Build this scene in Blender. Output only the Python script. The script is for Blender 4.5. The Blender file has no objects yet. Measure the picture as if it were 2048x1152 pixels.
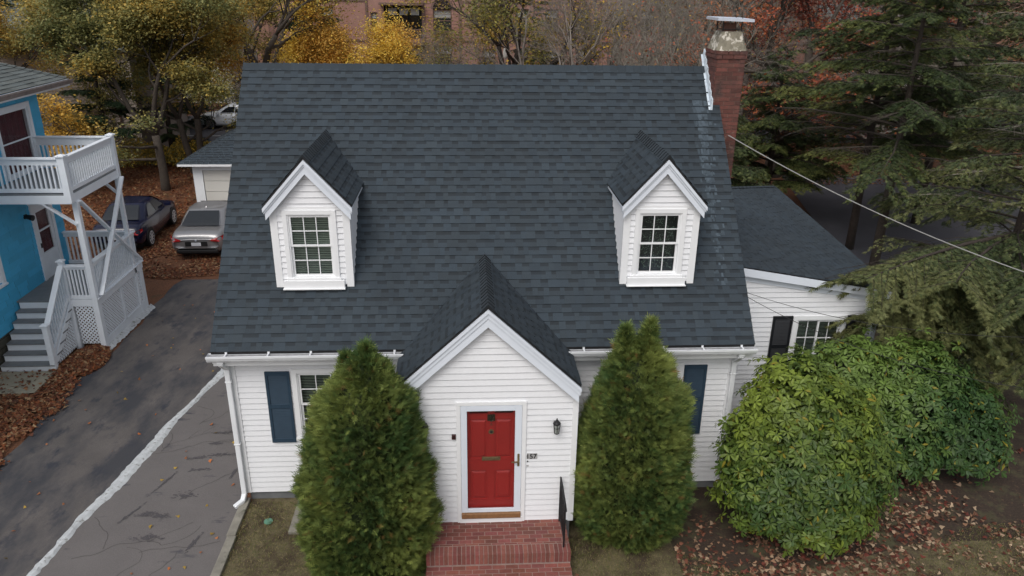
import bpy, math, random
import numpy as np
from mathutils import Vector, Matrix
from math import sin, cos, pi, radians, tan, sqrt, atan2
random.seed(7); RNG = np.random.default_rng(7)
SC = bpy.context.scene
COL = SC.collection

# ------------------------------------------------------------------ camera, world, sun
cam = bpy.data.cameras.new('camera'); camo = bpy.data.objects.new('camera', cam); COL.objects.link(camo)
Rr = Vector((0.99825534, -0.05766697, 0.01268078)); Uu = Vector((0.00980998, 0.37376539, 0.9274714)); Ff = Vector((0.0582241, 0.92572888, -0.37367901))
M = Matrix((Rr, Uu, -Ff)).transposed().to_4x4(); M.translation = Vector((-0.308, -11.313, 8.553))
camo.matrix_world = M
cam.sensor_width = 36; cam.lens = 36*1520.2/2048; cam.clip_start = .1; cam.clip_end = 2000
SC.camera = camo
SUN_EL, SUN_AZ = radians(52), radians(205)       # azimuth clockwise from +Y (behind the camera, a little to the left)
W = bpy.data.worlds.new('World'); SC.world = W; W.use_nodes = True
nt = W.node_tree; bg = nt.nodes['Background']
sky = nt.nodes.new('ShaderNodeTexSky'); sky.sky_type = 'NISHITA'; sky.sun_disc = False
sky.sun_elevation = SUN_EL; sky.sun_rotation = SUN_AZ; sky.dust_density = 4; sky.air_density = 1.0
hs = nt.nodes.new('ShaderNodeHueSaturation'); hs.inputs['Saturation'].default_value = .35
nt.links.new(sky.outputs[0], hs.inputs['Color']); nt.links.new(hs.outputs[0], bg.inputs[0]); bg.inputs[1].default_value = .145
sl = bpy.data.lights.new('sun', 'SUN'); sl.energy = .7; sl.angle = radians(28); sl.color = (1, .97, .93)
so = bpy.data.objects.new('sun', sl); COL.objects.link(so)
sd = Vector((sin(SUN_AZ)*cos(SUN_EL), cos(SUN_AZ)*cos(SUN_EL), sin(SUN_EL)))
so.rotation_euler = sd.to_track_quat('Z', 'Y').to_euler()
SC.view_settings.view_transform = 'Standard'; SC.view_settings.look = 'None'; SC.view_settings.gamma = 1
SC.view_settings.exposure = 0.11

# ------------------------------------------------------------------ helpers
def V(*a): return Vector(a)
def gz(y): return 0.0 if y < 0 else -.023*min(y, 20)      # the ground falls gently away from the street

class MB:
    def __init__(s): s.v = []; s.f = []; s.c = []; s.m = []
    def poly(s, pts, col=(1, 1, 1), mi=0):
        n = len(s.v); s.v += [tuple(p) for p in pts]; s.f.append(tuple(range(n, n+len(pts)))); s.c.append(col); s.m.append(mi)
    def hexa(s, P, col=(1, 1, 1), mi=0):
        n = len(s.v); s.v += [tuple(p) for p in P]
        for q in ((0,3,2,1), (4,5,6,7), (0,1,5,4), (1,2,6,5), (2,3,7,6), (3,0,4,7)):
            s.f.append(tuple(n+i for i in q)); s.c.append(col); s.m.append(mi)
    def box(s, x0, x1, y0, y1, z0, z1, col=(1, 1, 1), mi=0):
        s.hexa([(x0,y0,z0),(x1,y0,z0),(x1,y1,z0),(x0,y1,z0),(x0,y0,z1),(x1,y0,z1),(x1,y1,z1),(x0,y1,z1)], col, mi)
    def bar(s, a, b, w, h, up=(0, 0, 1), col=(1, 1, 1), mi=0):
        a = Vector(a); b = Vector(b); d = (b-a).normalized(); up = Vector(up)
        if abs(d.dot(up)) > .98: up = Vector((0, 1, 0))
        r = d.cross(up).normalized()*w/2; u = r.cross(d).normalized()*h/2
        s.hexa([a-r-u, a+r-u, b+r-u, b-r-u, a-r+u, a+r+u, b+r+u, b-r+u], col, mi)
    def prism(s, poly, axis, a0, a1, col=(1, 1, 1), mi=0):
        """poly: 2-D outline; axis 'y' -> (x,z), 'x' -> (y,z), 'z' -> (x,y)"""
        def P(p, a): return {'y': (p[0], a, p[1]), 'x': (a, p[0], p[1]), 'z': (p[0], p[1], a)}[axis]
        n = len(poly)
        s.poly([P(p, a0) for p in poly], col, mi); s.poly([P(p, a1) for p in poly][::-1], col, mi)
        for i in range(n):
            p, q = poly[i], poly[(i+1) % n]
            s.poly([P(p, a0), P(p, a1), P(q, a1), P(q, a0)], col, mi)
    def tube(s, pts, rad, n=6, col=(1, 1, 1), mi=0, cap=True):
        pts = [Vector(p) for p in pts]
        if not hasattr(rad, '__len__'): rad = [rad]*len(pts)
        base = len(s.v); ref = None
        for i, p in enumerate(pts):
            d = (pts[min(i+1, len(pts)-1)]-pts[max(i-1, 0)]).normalized()
            if ref is None:
                ref = d.orthogonal().normalized()
            ref = (ref-d*ref.dot(d)).normalized(); b = d.cross(ref)
            for k in range(n):
                a = 2*pi*k/n; s.v.append(tuple(p+(ref*cos(a)+b*sin(a))*rad[i]))
        for i in range(len(pts)-1):
            for k in range(n):
                a = base+i*n+k; b2 = base+i*n+(k+1) % n
                s.f.append((a, b2, b2+n, a+n)); s.c.append(col); s.m.append(mi)
        if cap:
            s.f.append(tuple(base+k for k in range(n))[::-1]); s.c.append(col); s.m.append(mi)
            s.f.append(tuple(base+(len(pts)-1)*n+k for k in range(n))); s.c.append(col); s.m.append(mi)
    def lathe(s, cx, cy, prof, n=16, col=(1, 1, 1), mi=0):
        base = len(s.v)
        for (r, z) in prof:
            for k in range(n): s.v.append((cx+r*cos(2*pi*k/n), cy+r*sin(2*pi*k/n), z))
        for i in range(len(prof)-1):
            for k in range(n):
                a = base+i*n+k; b = base+i*n+(k+1) % n
                s.f.append((a, b, b+n, a+n)); s.c.append(col); s.m.append(mi)
    def build(s, name, mats, parent=None, smooth=False, bevel=0, weld=False):
        if weld:
            key = {}; mp = []; nv = []
            for p in s.v:
                k = tuple(round(q, 5) for q in p)
                if k not in key: key[k] = len(nv); nv.append(p)
                mp.append(key[k])
            s.v = nv; s.f = [tuple(mp[i] for i in f) for f in s.f]
        me = bpy.data.meshes.new(name); me.from_pydata(s.v, [], s.f)
        if not isinstance(mats, (list, tuple)): mats = [mats]
        for m in mats: me.materials.append(m)
        me.polygons.foreach_set('material_index', s.m)
        cnt = np.array([len(f) for f in s.f])
        c = np.ones((len(s.f), 4)); c[:, :3] = np.array(s.c)
        at = me.color_attributes.new('col', 'FLOAT_COLOR', 'CORNER'); at.data.foreach_set('color', np.repeat(c, cnt, axis=0).ravel())
        if smooth: me.polygons.foreach_set('use_smooth', [True]*len(s.f))
        me.update()
        o = bpy.data.objects.new(name, me); COL.objects.link(o); o.parent = parent
        if bevel:
            b = o.modifiers.new('bevel', 'BEVEL'); b.width = bevel; b.segments = 2; b.limit_method = 'ANGLE'; b.angle_limit = radians(50)
        return o

def np_mesh(name, verts, faces, cols, mat, parent=None, smooth=False):
    """verts Nx3, faces Fx4 (or Fx3), cols Fx3"""
    me = bpy.data.meshes.new(name); k = faces.shape[1]; F = len(faces)
    me.vertices.add(len(verts)); me.vertices.foreach_set('co', verts.astype(np.float32).ravel())
    me.loops.add(F*k); me.loops.foreach_set('vertex_index', faces.astype(np.int32).ravel())
    me.polygons.add(F); me.polygons.foreach_set('loop_start', np.arange(0, F*k, k, dtype=np.int32))
    try: me.polygons.foreach_set('loop_total', np.full(F, k, dtype=np.int32))
    except Exception: pass
    me.update(calc_edges=True)
    me.materials.append(mat)
    c = np.ones((F, 4)); c[:, :3] = cols
    at = me.color_attributes.new('col', 'FLOAT_COLOR', 'CORNER'); at.data.foreach_set('color', np.repeat(c, k, axis=0).ravel())
    if smooth: me.polygons.foreach_set('use_smooth', [True]*F)
    o = bpy.data.objects.new(name, me); COL.objects.link(o); o.parent = parent
    return o

def tag(o, label=None, cat=None, group=None, kind=None):
    if label: o['label'] = label
    if cat: o['category'] = cat
    if group: o['group'] = group
    if kind: o['kind'] = kind
    return o
def thing(name, label, cat, loc=(0, 0, 0), rz=0, group=None):
    o = bpy.data.objects.new(name, None); COL.objects.link(o); o.location = loc; o.rotation_euler = (0, 0, rz)
    o.empty_display_size = .2
    return tag(o, label, cat, group)
def keep(o, parent):
    """parent o (built in world coordinates) under an Empty that stands elsewhere"""
    o.parent = parent; o.matrix_parent_inverse = Matrix.LocRotScale(parent.location, parent.rotation_euler, None).inverted(); return o
def copy_tree(o, parent=None):
    c = o.copy(); COL.objects.link(c); c.parent = parent
    for ch in [x for x in list(o.children)]: copy_tree(ch, c)
    return c

# ------------------------------------------------------------------ materials
def mat(name, base=(.5, .5, .5), rough=.6, attr=False, noise=None, bump=None, spec=.5, metal=0, bands=(), alpha=1, coat=0, trans=0, emit=None, sss=0):
    """noise=(scale, amount[, detail]) multiplies the base; bands=[(scale,lo,hi,colour,stretch)] mixes patches; bump=(scale,strength,dist)"""
    m = bpy.data.materials.new(name); m.use_nodes = True; n = m.node_tree; N = n.nodes; L = n.links
    b = N['Principled BSDF']; b.inputs['Roughness'].default_value = rough; b.inputs['Metallic'].default_value = metal
    b.inputs['Specular IOR Level'].default_value = spec; b.inputs['Alpha'].default_value = alpha
    b.inputs['Coat Weight'].default_value = coat; b.inputs['Transmission Weight'].default_value = trans
    tc = N.new('ShaderNodeTexCoord')
    rgb = N.new('ShaderNodeRGB'); rgb.outputs[0].default_value = (*base, 1); cur = rgb.outputs[0]
    if attr:
        a = N.new('ShaderNodeVertexColor'); a.layer_name = 'col'
        mx = N.new('ShaderNodeMix'); mx.data_type = 'RGBA'; mx.blend_type = 'MULTIPLY'; mx.inputs[0].default_value = 1
        L.new(cur, mx.inputs[6]); L.new(a.outputs[0], mx.inputs[7]); cur = mx.outputs[2]
    def tex(scale, detail=6, stretch=None, rough_=.6):
        t = N.new('ShaderNodeTexNoise'); t.inputs['Scale'].default_value = scale; t.inputs['Detail'].default_value = detail; t.inputs['Roughness'].default_value = rough_
        if stretch:
            mp = N.new('ShaderNodeMapping'); mp.inputs['Scale'].default_value = stretch; L.new(tc.outputs['Object'], mp.inputs[0]); L.new(mp.outputs[0], t.inputs['Vector'])
        else: L.new(tc.outputs['Object'], t.inputs['Vector'])
        return t
    if noise:
        ns = noise if isinstance(noise[0], (tuple, list)) else (noise,)
        for q in ns:
            t = tex(q[0], q[2] if len(q) > 2 else 6)
            mr = N.new('ShaderNodeMapRange'); mr.inputs[1].default_value = .25; mr.inputs[2].default_value = .75
            mr.inputs[3].default_value = 1-q[1]; mr.inputs[4].default_value = 1+q[1]; L.new(t.outputs[0], mr.inputs[0])
            vm = N.new('ShaderNodeVectorMath'); vm.operation = 'SCALE'; L.new(cur, vm.inputs[0]); L.new(mr.outputs[0], vm.inputs['Scale']); cur = vm.outputs[0]
    for q in bands:
        t = tex(q[0], 8, q[4] if len(q) > 4 else None, .65)
        mr = N.new('ShaderNodeMapRange'); mr.inputs[1].default_value = q[1]; mr.inputs[2].default_value = q[2]; L.new(t.outputs[0], mr.inputs[0])
        mx = N.new('ShaderNodeMix'); mx.data_type = 'RGBA'; L.new(mr.outputs[0], mx.inputs[0]); L.new(cur, mx.inputs[6]); mx.inputs[7].default_value = (*q[3], 1); cur = mx.outputs[2]
    L.new(cur, b.inputs['Base Color'])
    if bump:
        t = tex(bump[0], 5); bp = N.new('ShaderNodeBump'); bp.inputs['Strength'].default_value = bump[1]; bp.inputs['Distance'].default_value = bump[2]
        L.new(t.outputs[0], bp.inputs['Height']); L.new(bp.outputs[0], b.inputs['Normal'])
    if emit:
        b.inputs['Emission Color'].default_value = (*emit[0], 1); b.inputs['Emission Strength'].default_value = emit[1]
    return m

def foliage_mat(name, base, rough=.55, trans=.25):
    m = bpy.data.materials.new(name); m.use_nodes = True; n = m.node_tree; N = n.nodes; L = n.links
    b = N['Principled BSDF']; b.inputs['Roughness'].default_value = rough; b.inputs['Specular IOR Level'].default_value = .35
    a = N.new('ShaderNodeVertexColor'); a.layer_name = 'col'
    mx = N.new('ShaderNodeMix'); mx.data_type = 'RGBA'; mx.blend_type = 'MULTIPLY'; mx.inputs[0].default_value = 1
    mx.inputs[6].default_value = (*base, 1); L.new(a.outputs[0], mx.inputs[7]); L.new(mx.outputs[2], b.inputs['Base Color'])
    tr = N.new('ShaderNodeBsdfTranslucent'); L.new(mx.outputs[2], tr.inputs[0])
    ms = N.new('ShaderNodeMixShader'); ms.inputs[0].default_value = trans
    L.new(b.outputs[0], ms.inputs[1]); L.new(tr.outputs[0], ms.inputs[2]); L.new(ms.outputs[0], N['Material Output'].inputs[0])
    return m

def glass_mat(name, tint=(.03, .035, .035), alpha=.35):
    m = mat(name, tint, .04, spec=.9, alpha=alpha)
    return m

MT = {}
MT['vinyl'] = mat('white vinyl siding', (.79, .80, .82), .45, noise=((.5, .05), (14, .03)))
MT['trim'] = mat('white painted trim', (.72, .77, .84), .4, noise=((3, .03),))
MT['white'] = mat('white paint', (.82, .83, .84), .45, noise=((5, .03),))
MT['alu'] = mat('gutter aluminium', (.76, .78, .80), .35, noise=((4, .06),))
MT['zinc'] = mat('dull gutter trough', (.42, .42, .44), .4, noise=((8, .3),))
MT['shingle'] = mat('charcoal asphalt shingle', (.029, .041, .052), .85, attr=True, noise=((180, .35, 2), (1.1, .14), (.35, .10)), bump=(260, .35, .004))
MT['shingle2'] = mat('grey asphalt shingle', (.115, .13, .125), .85, attr=True, noise=((150, .3, 2), (1.5, .15)), bump=(220, .3, .004))
MT['chalk'] = mat('shingle with run-off stain', (.037, .050, .064), .85, attr=True, noise=((180, .35, 2), (1.1, .12)), bump=(260, .35, .004), bands=[(1.6, .46, .72, (.13, .18, .23), (6, .5, .5))])
MT['shutter'] = mat('slate blue shutter paint', (.028, .052, .080), .6, spec=.2, noise=((8, .1),))
MT['black_shutter'] = mat('black shutter paint', (.008, .009, .012), .5)
MT['glass'] = glass_mat('window glass', alpha=.10)
MT['glass_clear'] = glass_mat('storm glass', (.06, .05, .05), .07)
MT['blind'] = mat('blind slats', (.50, .62, .52), .6, noise=((2, .25),))
MT['room'] = mat('dim room', (.035, .045, .04), .9)
MT['red'] = mat('red door paint', (.34, .021, .018), .4, noise=((1.5, .1),))
MT['brass'] = mat('aged brass', (.28, .22, .12), .4, metal=.7, noise=((30, .3),))
MT['wood'] = mat('oiled wood sill', (.24, .12, .05), .55, noise=((20, .25),))
MT['iron'] = mat('black iron', (.012, .012, .014), .45, noise=((20, .3),))
MT['brick'] = mat('stoop brick', (.20, .066, .052), .75, attr=True, noise=((30, .2), (3, .15)), bump=(90, .3, .003))
MT['mortar'] = mat('mortar', (.27, .19, .165), .9, noise=((20, .2),), bump=(80, .4, .003))
MT['cbrick'] = mat('chimney brick', (.135, .050, .039), .8, attr=True, noise=((20, .3), (2.2, .3)), bump=(70, .5, .004), bands=[(2.2, .50, .66, (.060, .034, .030)), (6, .62, .72, (.22, .15, .12))])
MT['cmortar'] = mat('chimney mortar', (.20, .13, .105), .9, noise=((12, .3),))
MT['crown'] = mat('weathered chimney crown', (.22, .20, .15), .9, noise=((9, .3),), bands=[(7, .50, .56, (.62, .58, .50))], bump=(20, .5, .01))
MT['metal'] = mat('galvanised lid', (.68, .73, .82), .35, metal=.3, noise=((12, .1),))
MT['found'] = mat('grey concrete foundation', (.15, .155, .16), .9, noise=((6, .2),), bump=(30, .3, .005))
MT['asphalt_dark'] = mat('dark driveway asphalt', (.108, .096, .090), .85, noise=((1.2, .2), (60, .22, 3)), bump=(220, .4, .004), bands=[(.9, .44, .60, (.046, .046, .052), (1, .4, 1)), (2.6, .54, .66, (.036, .038, .048), (1, .5, 1)), (9, .73, .77, (.25, .24, .23))])
MT['asphalt_light'] = mat('worn brown driveway asphalt', (.136, .124, .120), .88, noise=((.9, .10), (80, .2, 3)), bump=(220, .4, .004), bands=[(1.5, .60, .68, (.058, .056, .066), (.7, 1.6, 1)), (.6, .6, .75, (.11, .10, .105))])
MT['lime'] = mat('lime washed kerb', (.50, .52, .53), .9, noise=((7, .2),), bands=[(11, .54, .66, (.22, .22, .20))], bump=(30, .6, .01))
MT['concrete'] = mat('weathered concrete', (.23, .215, .18), .9, noise=((5, .25),), bump=(60, .4, .004), bands=[(6, .56, .7, (.10, .10, .07))])
MT['slab'] = mat('pale concrete slab', (.30, .27, .20), .9, noise=((5, .2),), bump=(40, .3, .004))
MT['grass'] = mat('thin autumn lawn', (.15, .125, .065), .95, noise=((60, .45, 3), (5, .25)), bump=(120, .8, .015), bands=[(2.3, .42, .60, (.062, .042, .026)), (9, .54, .66, (.13, .115, .05))])
MT['soil'] = mat('dark leafy soil', (.042, .027, .018), .95, noise=((30, .45, 4),), bump=(70, .8, .02), bands=[(1.7, .50, .62, (.075, .07, .034)), (12, .56, .66, (.10, .06, .035))])
MT['litterbase'] = mat('leaf strewn ground', (.15, .062, .028), .95, noise=((28, .55, 4), (1.4, .2)), bump=(60, .9, .02), bands=[(.5, .58, .7, (.06, .055, .025))])
MT['road'] = mat('street asphalt', (.085, .083, .095), .9, noise=((1, .12), (50, .1)), bump=(200, .3, .004))
MT['paintline'] = mat('white road paint', (.6, .6, .58), .7)
MT['bark'] = mat('grey brown bark', (.06, .048, .038), .9, noise=((5, .3), (30, .3)), bump=(18, .8, .03))
MT['bark_dark'] = mat('dark bark', (.04, .03, .024), .9, noise=((6, .3), (30, .3)), bump=(18, .8, .03))
MT['bark_pale'] = mat('pale lichened bark', (.21, .19, .155), .9, noise=((5, .35), (30, .3)), bump=(18, .8, .03))
MT['twig'] = mat('bare grey twigs', (.23, .20, .175), .9, noise=((4, .2),))
MT['thuja'] = foliage_mat('arborvitae foliage', (1.7, 1.6, 1.45), .6, .15)
MT['rhodo'] = foliage_mat('rhododendron leaf', (1.12, 1.12, 1.12), .5, .2)
MT['leaf'] = foliage_mat('autumn leaf', (1.6, 1.6, 1.6), .6, .3)
MT['needle'] = foliage_mat('hemlock needle', (1.5, 1.5, 1.5), .6, .2)
MT['litter'] = foliage_mat('dry fallen leaf', (1, 1, 1), .7, .1)
MT['blue'] = mat('bright blue painted shingle siding', (.065, .42, .68), .6, attr=True, noise=((40, .08), (2, .06)), bump=(60, .5, .006))
MT['stone'] = mat('rubble block foundation', (.11, .105, .085), .9, attr=True, noise=((9, .3),), bump=(25, .6, .02))
MT['deck_grey'] = mat('grey deck paint', (.19, .20, .205), .6, noise=((6, .15),), bump=(30, .2, .004))
MT['porch_white'] = mat('porch white paint', (.76, .80, .84), .5, noise=((4, .05),))
MT['curtain'] = mat('dark red curtain', (.10, .022, .03), .8, noise=((3, .4),))
MT['navy'] = mat('navy metallic car paint', (.006, .008, .032), .25, spec=.4, coat=.35)
MT['silver'] = mat('taupe metallic car paint', (.31, .305, .31), .32, metal=.45, coat=.6)
MT['carwhite'] = mat('white car paint', (.70, .73, .78), .3, coat=.5)
MT['carglass'] = mat('tinted car glass', (.012, .015, .018), .05, spec=.8)
MT['tyre'] = mat('tyre rubber', (.012, .012, .013), .8)
MT['rim_white'] = mat('white alloy', (.72, .72, .72), .4)
MT['rim_grey'] = mat('grey alloy', (.25, .25, .26), .35, metal=.6)
MT['taillight'] = mat('tail light lens', (.50, .018, .02), .15, coat=1)
MT['plate'] = mat('licence plate', (.72, .74, .78), .5)
MT['blackplastic'] = mat('black plastic', (.012, .012, .013), .6)
MT['aptbrick'] = mat('pinkish apartment brick', (.31, .175, .14), .9, noise=((3, .15),), bands=[(.35, .5, .7, (.30, .155, .12))])
MT['aptband'] = mat('brown stone band', (.16, .10, .08), .9, noise=((2, .2),))
MT['beige'] = mat('beige clapboard', (.34, .29, .25), .7, noise=((2, .08),))
MT['cable'] = mat('pale insulated cable', (.30, .30, .29), .6)
MT['blackcable'] = mat('black cable', (.012, .012, .012), .6)
MT['numtile'] = mat('grey number tile', (.42, .42, .42), .5)
MT['lampglow'] = mat('lit porch bulb', (1, .7, .2), .5, emit=((1, .62, .12), 9))
MT['lampglass'] = mat('lantern glass', (.33, .36, .34), .15, spec=.7)
MT['greenlid'] = mat('green plastic lid', (.11, .26, .18), .5)
MT['interior'] = mat('warm dim interior', (.10, .10, .06), .9)

# ------------------------------------------------------------------ building kit
def shingles(mb, O, U, Vd, nc, ex, ulo, uhi, seed=1, mi=0, h=.015, wmin=.07, wmax=.19, dark=.56, flip=False, vmax=None, amp=.13):
    """real courses of laminated shingles on the plane O + u*U + v*Vd, ulo/uhi give the clip at height v"""
    rn = random.Random(seed); O = Vector(O); U = Vector(U).normalized(); Vd = Vector(Vd).normalized(); N = U.cross(Vd)
    if flip: N = -N
    P = lambda u, v, k: O+U*u+Vd*v+N*k
    for i in range(nc):
        v0 = i*ex; v1 = v0+ex
        if vmax: v1 = min(v1, vmax)
        if v1 <= v0: break
        vm = v0+(v1-v0)*.58
        a0, b0, a1, b1 = ulo(v0), uhi(v0), ulo(v1), uhi(v1); am, bm = ulo(vm), uhi(vm)
        lo, hi = min(a0, a1), max(b0, b1)
        u = lo-rn.random()*.2; gap = rn.random() < .5; row = 1+rn.uniform(-.07, .07)
        while u < hi:
            w = rn.uniform(wmin, wmax); u2 = u+w
            c = row*(1+rn.uniform(-amp, amp)); t = 1+rn.uniform(-.03, .03)
            col = (c*t, c, c/t); cd = dark if gap else 1.0; hh = h*(.6 if gap else 1)
            cl = lambda x, a, b: max(min(x, b), a)
            x0, x1 = cl(u, a0, b0), cl(u2, a0, b0); m0, m1 = cl(u, am, bm), cl(u2, am, bm); y0, y1 = cl(u, a1, b1), cl(u2, a1, b1)
            hm = hh*.45
            if x1-x0 > .002 or m1-m0 > .002:
                mb.poly([P(x0, v0, hh), P(x1, v0, hh), P(m1, vm, hm), P(m0, vm, hm)], col, mi)
                mb.poly([P(x0, v0, -.002), P(x1, v0, -.002), P(x1, v0, hh), P(x0, v0, hh)], (c*.45, c*.45, c*.45), mi)  # butt edge coloured darker to draw the shadow line under each course
            if m1-m0 > .002 or y1-y0 > .002:
                mb.poly([P(m0, vm, hm), P(m1, vm, hm), P(y1, v1, .0005), P(y0, v1, .0005)], (col[0]*cd, col[1]*cd, col[2]*cd), mi)
            u = u2; gap = not gap if rn.random() < .8 else gap
    return mb

def siding(mb, O, U, N, z0, z1, span, ex=.105, holes=(), lip=.018, mi=0, col=(1, 1, 1)):
    """clapboard courses on a vertical wall; span(z)->(a,b); holes = (u0,u1,z0,z1)"""
    O = Vector(O); U = Vector(U); N = Vector(N); n = int(math.ceil((z1-z0)/ex-1e-6))
    P = lambda u, z, k: O+U*u+V(0, 0, z)+N*k
    for i in range(n):
        a = z0+i*ex; b = min(a+ex, z1)
        if b-a < .004: continue
        s0, s1 = span(a), span(b); segs = [(s0[0], s0[1])]
        for h in holes:
            if min(b, h[3])-max(a, h[2]) > .5*(b-a):
                new = []
                for (p, q) in segs:
                    if h[1] <= p or h[0] >= q: new.append((p, q)); continue
                    if h[0] > p: new.append((p, h[0]))
                    if h[1] < q: new.append((h[1], q))
                segs = new
        for (p, q) in segs:
            tp = max(p, s1[0]); tq = min(q, s1[1])
            if tq < tp: tp = tq = (tp+tq)/2
            g = .011; bm = b-g; tpm, tqm = p+(tp-p)*(1-g/(b-a)), q+(tq-q)*(1-g/(b-a))
            mb.poly([P(p, a, lip), P(q, a, lip), P(tqm, bm, .002), P(tpm, bm, .002)], col, mi)
            mb.poly([P(tpm, bm, .002), P(tqm, bm, .002), P(tq, b, -.016), P(tp, b, -.016)], col, mi)
            mb.poly([P(p, a, -.016), P(q, a, -.016), P(q, a, lip), P(p, a, lip)], col, mi)
    return mb

def add_window(parent, loc, w, h, rz=0, cas=.075, grid=(3, 2), mode='double', blind=True, name='window', label=None, curtain=None, frame='white', deep=.25, blind_to=1.0):
    """local frame: x across, -y outward, z up from the opening's bottom; w,h = opening inside the casing"""
    m = MB(); x = w/2
    m.box(-x-cas, -x, -.035, .02, -cas*.2, h+cas); m.box(x, x+cas, -.035, .02, -cas*.2, h+cas); m.box(-x, x, -.037, .02, h, h+cas)
    m.box(-x-cas-.02, x+cas+.02, -.06, .02, -cas*.2-.045, -cas*.2)
    m.box(-x, x, -.03, .04, -cas*.2, .002)
    for sx in (-1, 1): m.box(min(sx*x, sx*(x-.02)), max(sx*x, sx*(x-.02)), -.02, .10, .002, h)      # jambs
    m.box(-x+.02, x-.02, -.018, .10, h-.02, h)
    s = .034; xi = x-.02
    if mode == 'double':
        hm = h*.5
        sash = [(-xi, xi, hm-.012, h-.02, -.004), (-xi, xi, .002, hm+.012, .022)]
    else:
        sash = [(-xi, .02, .002, h-.02, .022), (-.02, xi, .002, h-.02, -.004)]
    panes = []
    for (a, b, c, d, y) in sash:
        m.box(a, a+s, y, y+.026, c, d); m.box(b-s, b, y, y+.026, c, d); m.box(a+s, b-s, y, y+.026, c, c+s*.9); m.box(a+s, b-s, y, y+.026, d-s*.9, d)
        gx, gy = grid; mu = .007
        for i in range(1, gx):
            xx = a+s+(b-a-2*s)*i/gx; m.box(xx-mu, xx+mu, y+.004, y+.018, c+s*.9, d-s*.9)
        for j in range(1, gy):
            zz = c+s*.9+(d-c-1.8*s)*j/gy
            for i in range(gx):
                xa = a+s+(b-a-2*s)*i/gx+(mu if i else 0); xb = a+s+(b-a-2*s)*(i+1)/gx-(mu if i < gx-1 else 0)
                m.box(xa, xb, y+.004, y+.018, zz-mu, zz+mu)
        panes.append((a+s-.004, b-s+.004, y+.020, c+s*.9-.004, d-s*.9+.004))
    o = m.build(name, MT[frame], parent); o.location = loc; o.rotation_euler = (0, 0, rz)
    if label: o['label'] = label
    g = MB()
    for (a, b, y, c, d) in panes: g.box(a, b, y, y+.004, c, d)
    g.build('glass_pane', MT['glass'], o)
    r = MB(); y1 = .06+deep
    P = [(-x-.01, .102, -.01), (x+.01, .102, -.01), (x+.01, .102, h+.01), (-x-.01, .102, h+.01)]
    Q = [(-x-.01, y1, -.01), (x+.01, y1, -.01), (x+.01, y1, h+.01), (-x-.01, y1, h+.01)]
    r.poly(Q)
    for i in range(4): j = (i+1) % 4; r.poly([P[i], P[j], Q[j], Q[i]])
    r.build('room_recess', MT['room'], o)
    if blind:
        b = MB(); z = h-.03
        while z > h*(1-blind_to)+.02:
            b.poly([(-xi+.01, .062, z), (xi-.01, .062, z), (xi-.01, .085, z-.026), (-xi+.01, .085, z-.026)]); z -= .030
        b.build('blind', MT['blind'], o)
    if curtain:
        b = MB(); n = 24
        for i in range(n):
            xa = -xi+2*xi*i/n; xb = -xi+2*xi*(i+1)/n; ya = .08+.02*sin(i*1.4); yb = .08+.02*sin((i+1)*1.4)
            b.poly([(xa, ya, .03), (xb, yb, .03), (xb, yb, h-.03), (xa, ya, h-.03)])
        b.build('curtain', MT[curtain], o)
    return o

def shutter(parent, x0, x1, y, z0, z1, mt):
    m = MB(); st = .045; t = .03
    m.box(x0, x0+st, y-t, y, z0, z1); m.box(x1-st, x1, y-t, y, z0, z1)
    zm = z0+(z1-z0)*.52
    for (a, b) in ((z0, z0+.07), (zm-.035, zm+.035), (z1-.06, z1)): m.box(x0+st, x1-st, y-t, y, a, b)
    for (a, b) in ((z0+.07, zm-.035), (zm+.035, z1-.06)):
        n = int((b-a)/.03)
        for i in range(n):
            z = a+(b-a)*i/n
            m.poly([(x0+st, y-t+.008, z), (x1-st, y-t+.008, z), (x1-st, y-.011, z+.023), (x0+st, y-.011, z+.023)])
    m.box(x0+st, x1-st, y-.006, y-.002, z0+.07, z1-.06)
    return m.build('shutter', mt, parent)

# ================================================================== SETTING
def sheet(name, poly, z, mt, kind='structure', sub=0):
    """flat-ish ground sheet that follows gz(y); poly in x,y (convex in y order), cut in strips at the slope's breaks"""
    me = bpy.data.meshes.new(name); v = [(x, y, gz(y)+z) for (x, y) in poly]
    me.from_pydata(v, [], [tuple(range(len(v)))]); me.materials.append(mt)
    o = bpy.data.objects.new(name, me); COL.objects.link(o); return tag(o, kind=kind)
def strip(name, rows, z, mt, kind='structure', thick=0):
    """rows: (y, x0, x1) ordered in y; follows the slope"""
    m = MB()
    for a, b in zip(rows[:-1], rows[1:]):
        za, zb = gz(a[0])+z, gz(b[0])+z
        m.poly([(a[1], a[0], za), (a[2], a[0], za), (b[2], b[0], zb), (b[1], b[0], zb)])
        if thick:
            m.poly([(a[1], a[0], za-thick), (a[1], a[0], za), (b[1], b[0], zb), (b[1], b[0], zb-thick)])
            m.poly([(a[2], a[0], za), (a[2], a[0], za-thick), (b[2], b[0], zb-thick), (b[2], b[0], zb)])
    if thick:
        a = rows[0]; za = gz(a[0])+z; m.poly([(a[1], a[0], za-thick), (a[2], a[0], za-thick), (a[2], a[0], za), (a[1], a[0], za)])
    return tag(m.build(name, mt), kind=kind)
ys = [-60, -8, 0, 4, 8, 12, 16, 20, 60, 900]
strip('ground', [(y, -500, 500) for y in ys], -.012, MT['litterbase'])
strip('lawn', [(y, -4.15, 3.6) for y in (-14, -6, 0, 4)], -.004, MT['grass'])
strip('yard_soil', [(y, 3.0, 14) for y in (-6.5, 0, 4, 8, 12)], .0, MT['soil'])
strip('lawn_verge', [(-30, -4.1, 14), (-6.5, -4.1, 14), (-3.0, 3.0, 14), (-2.3, 4.4, 12.0), (-1.6, 7.2, 10.2)], .006, MT['grass'])
rn = random.Random(3)
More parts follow.
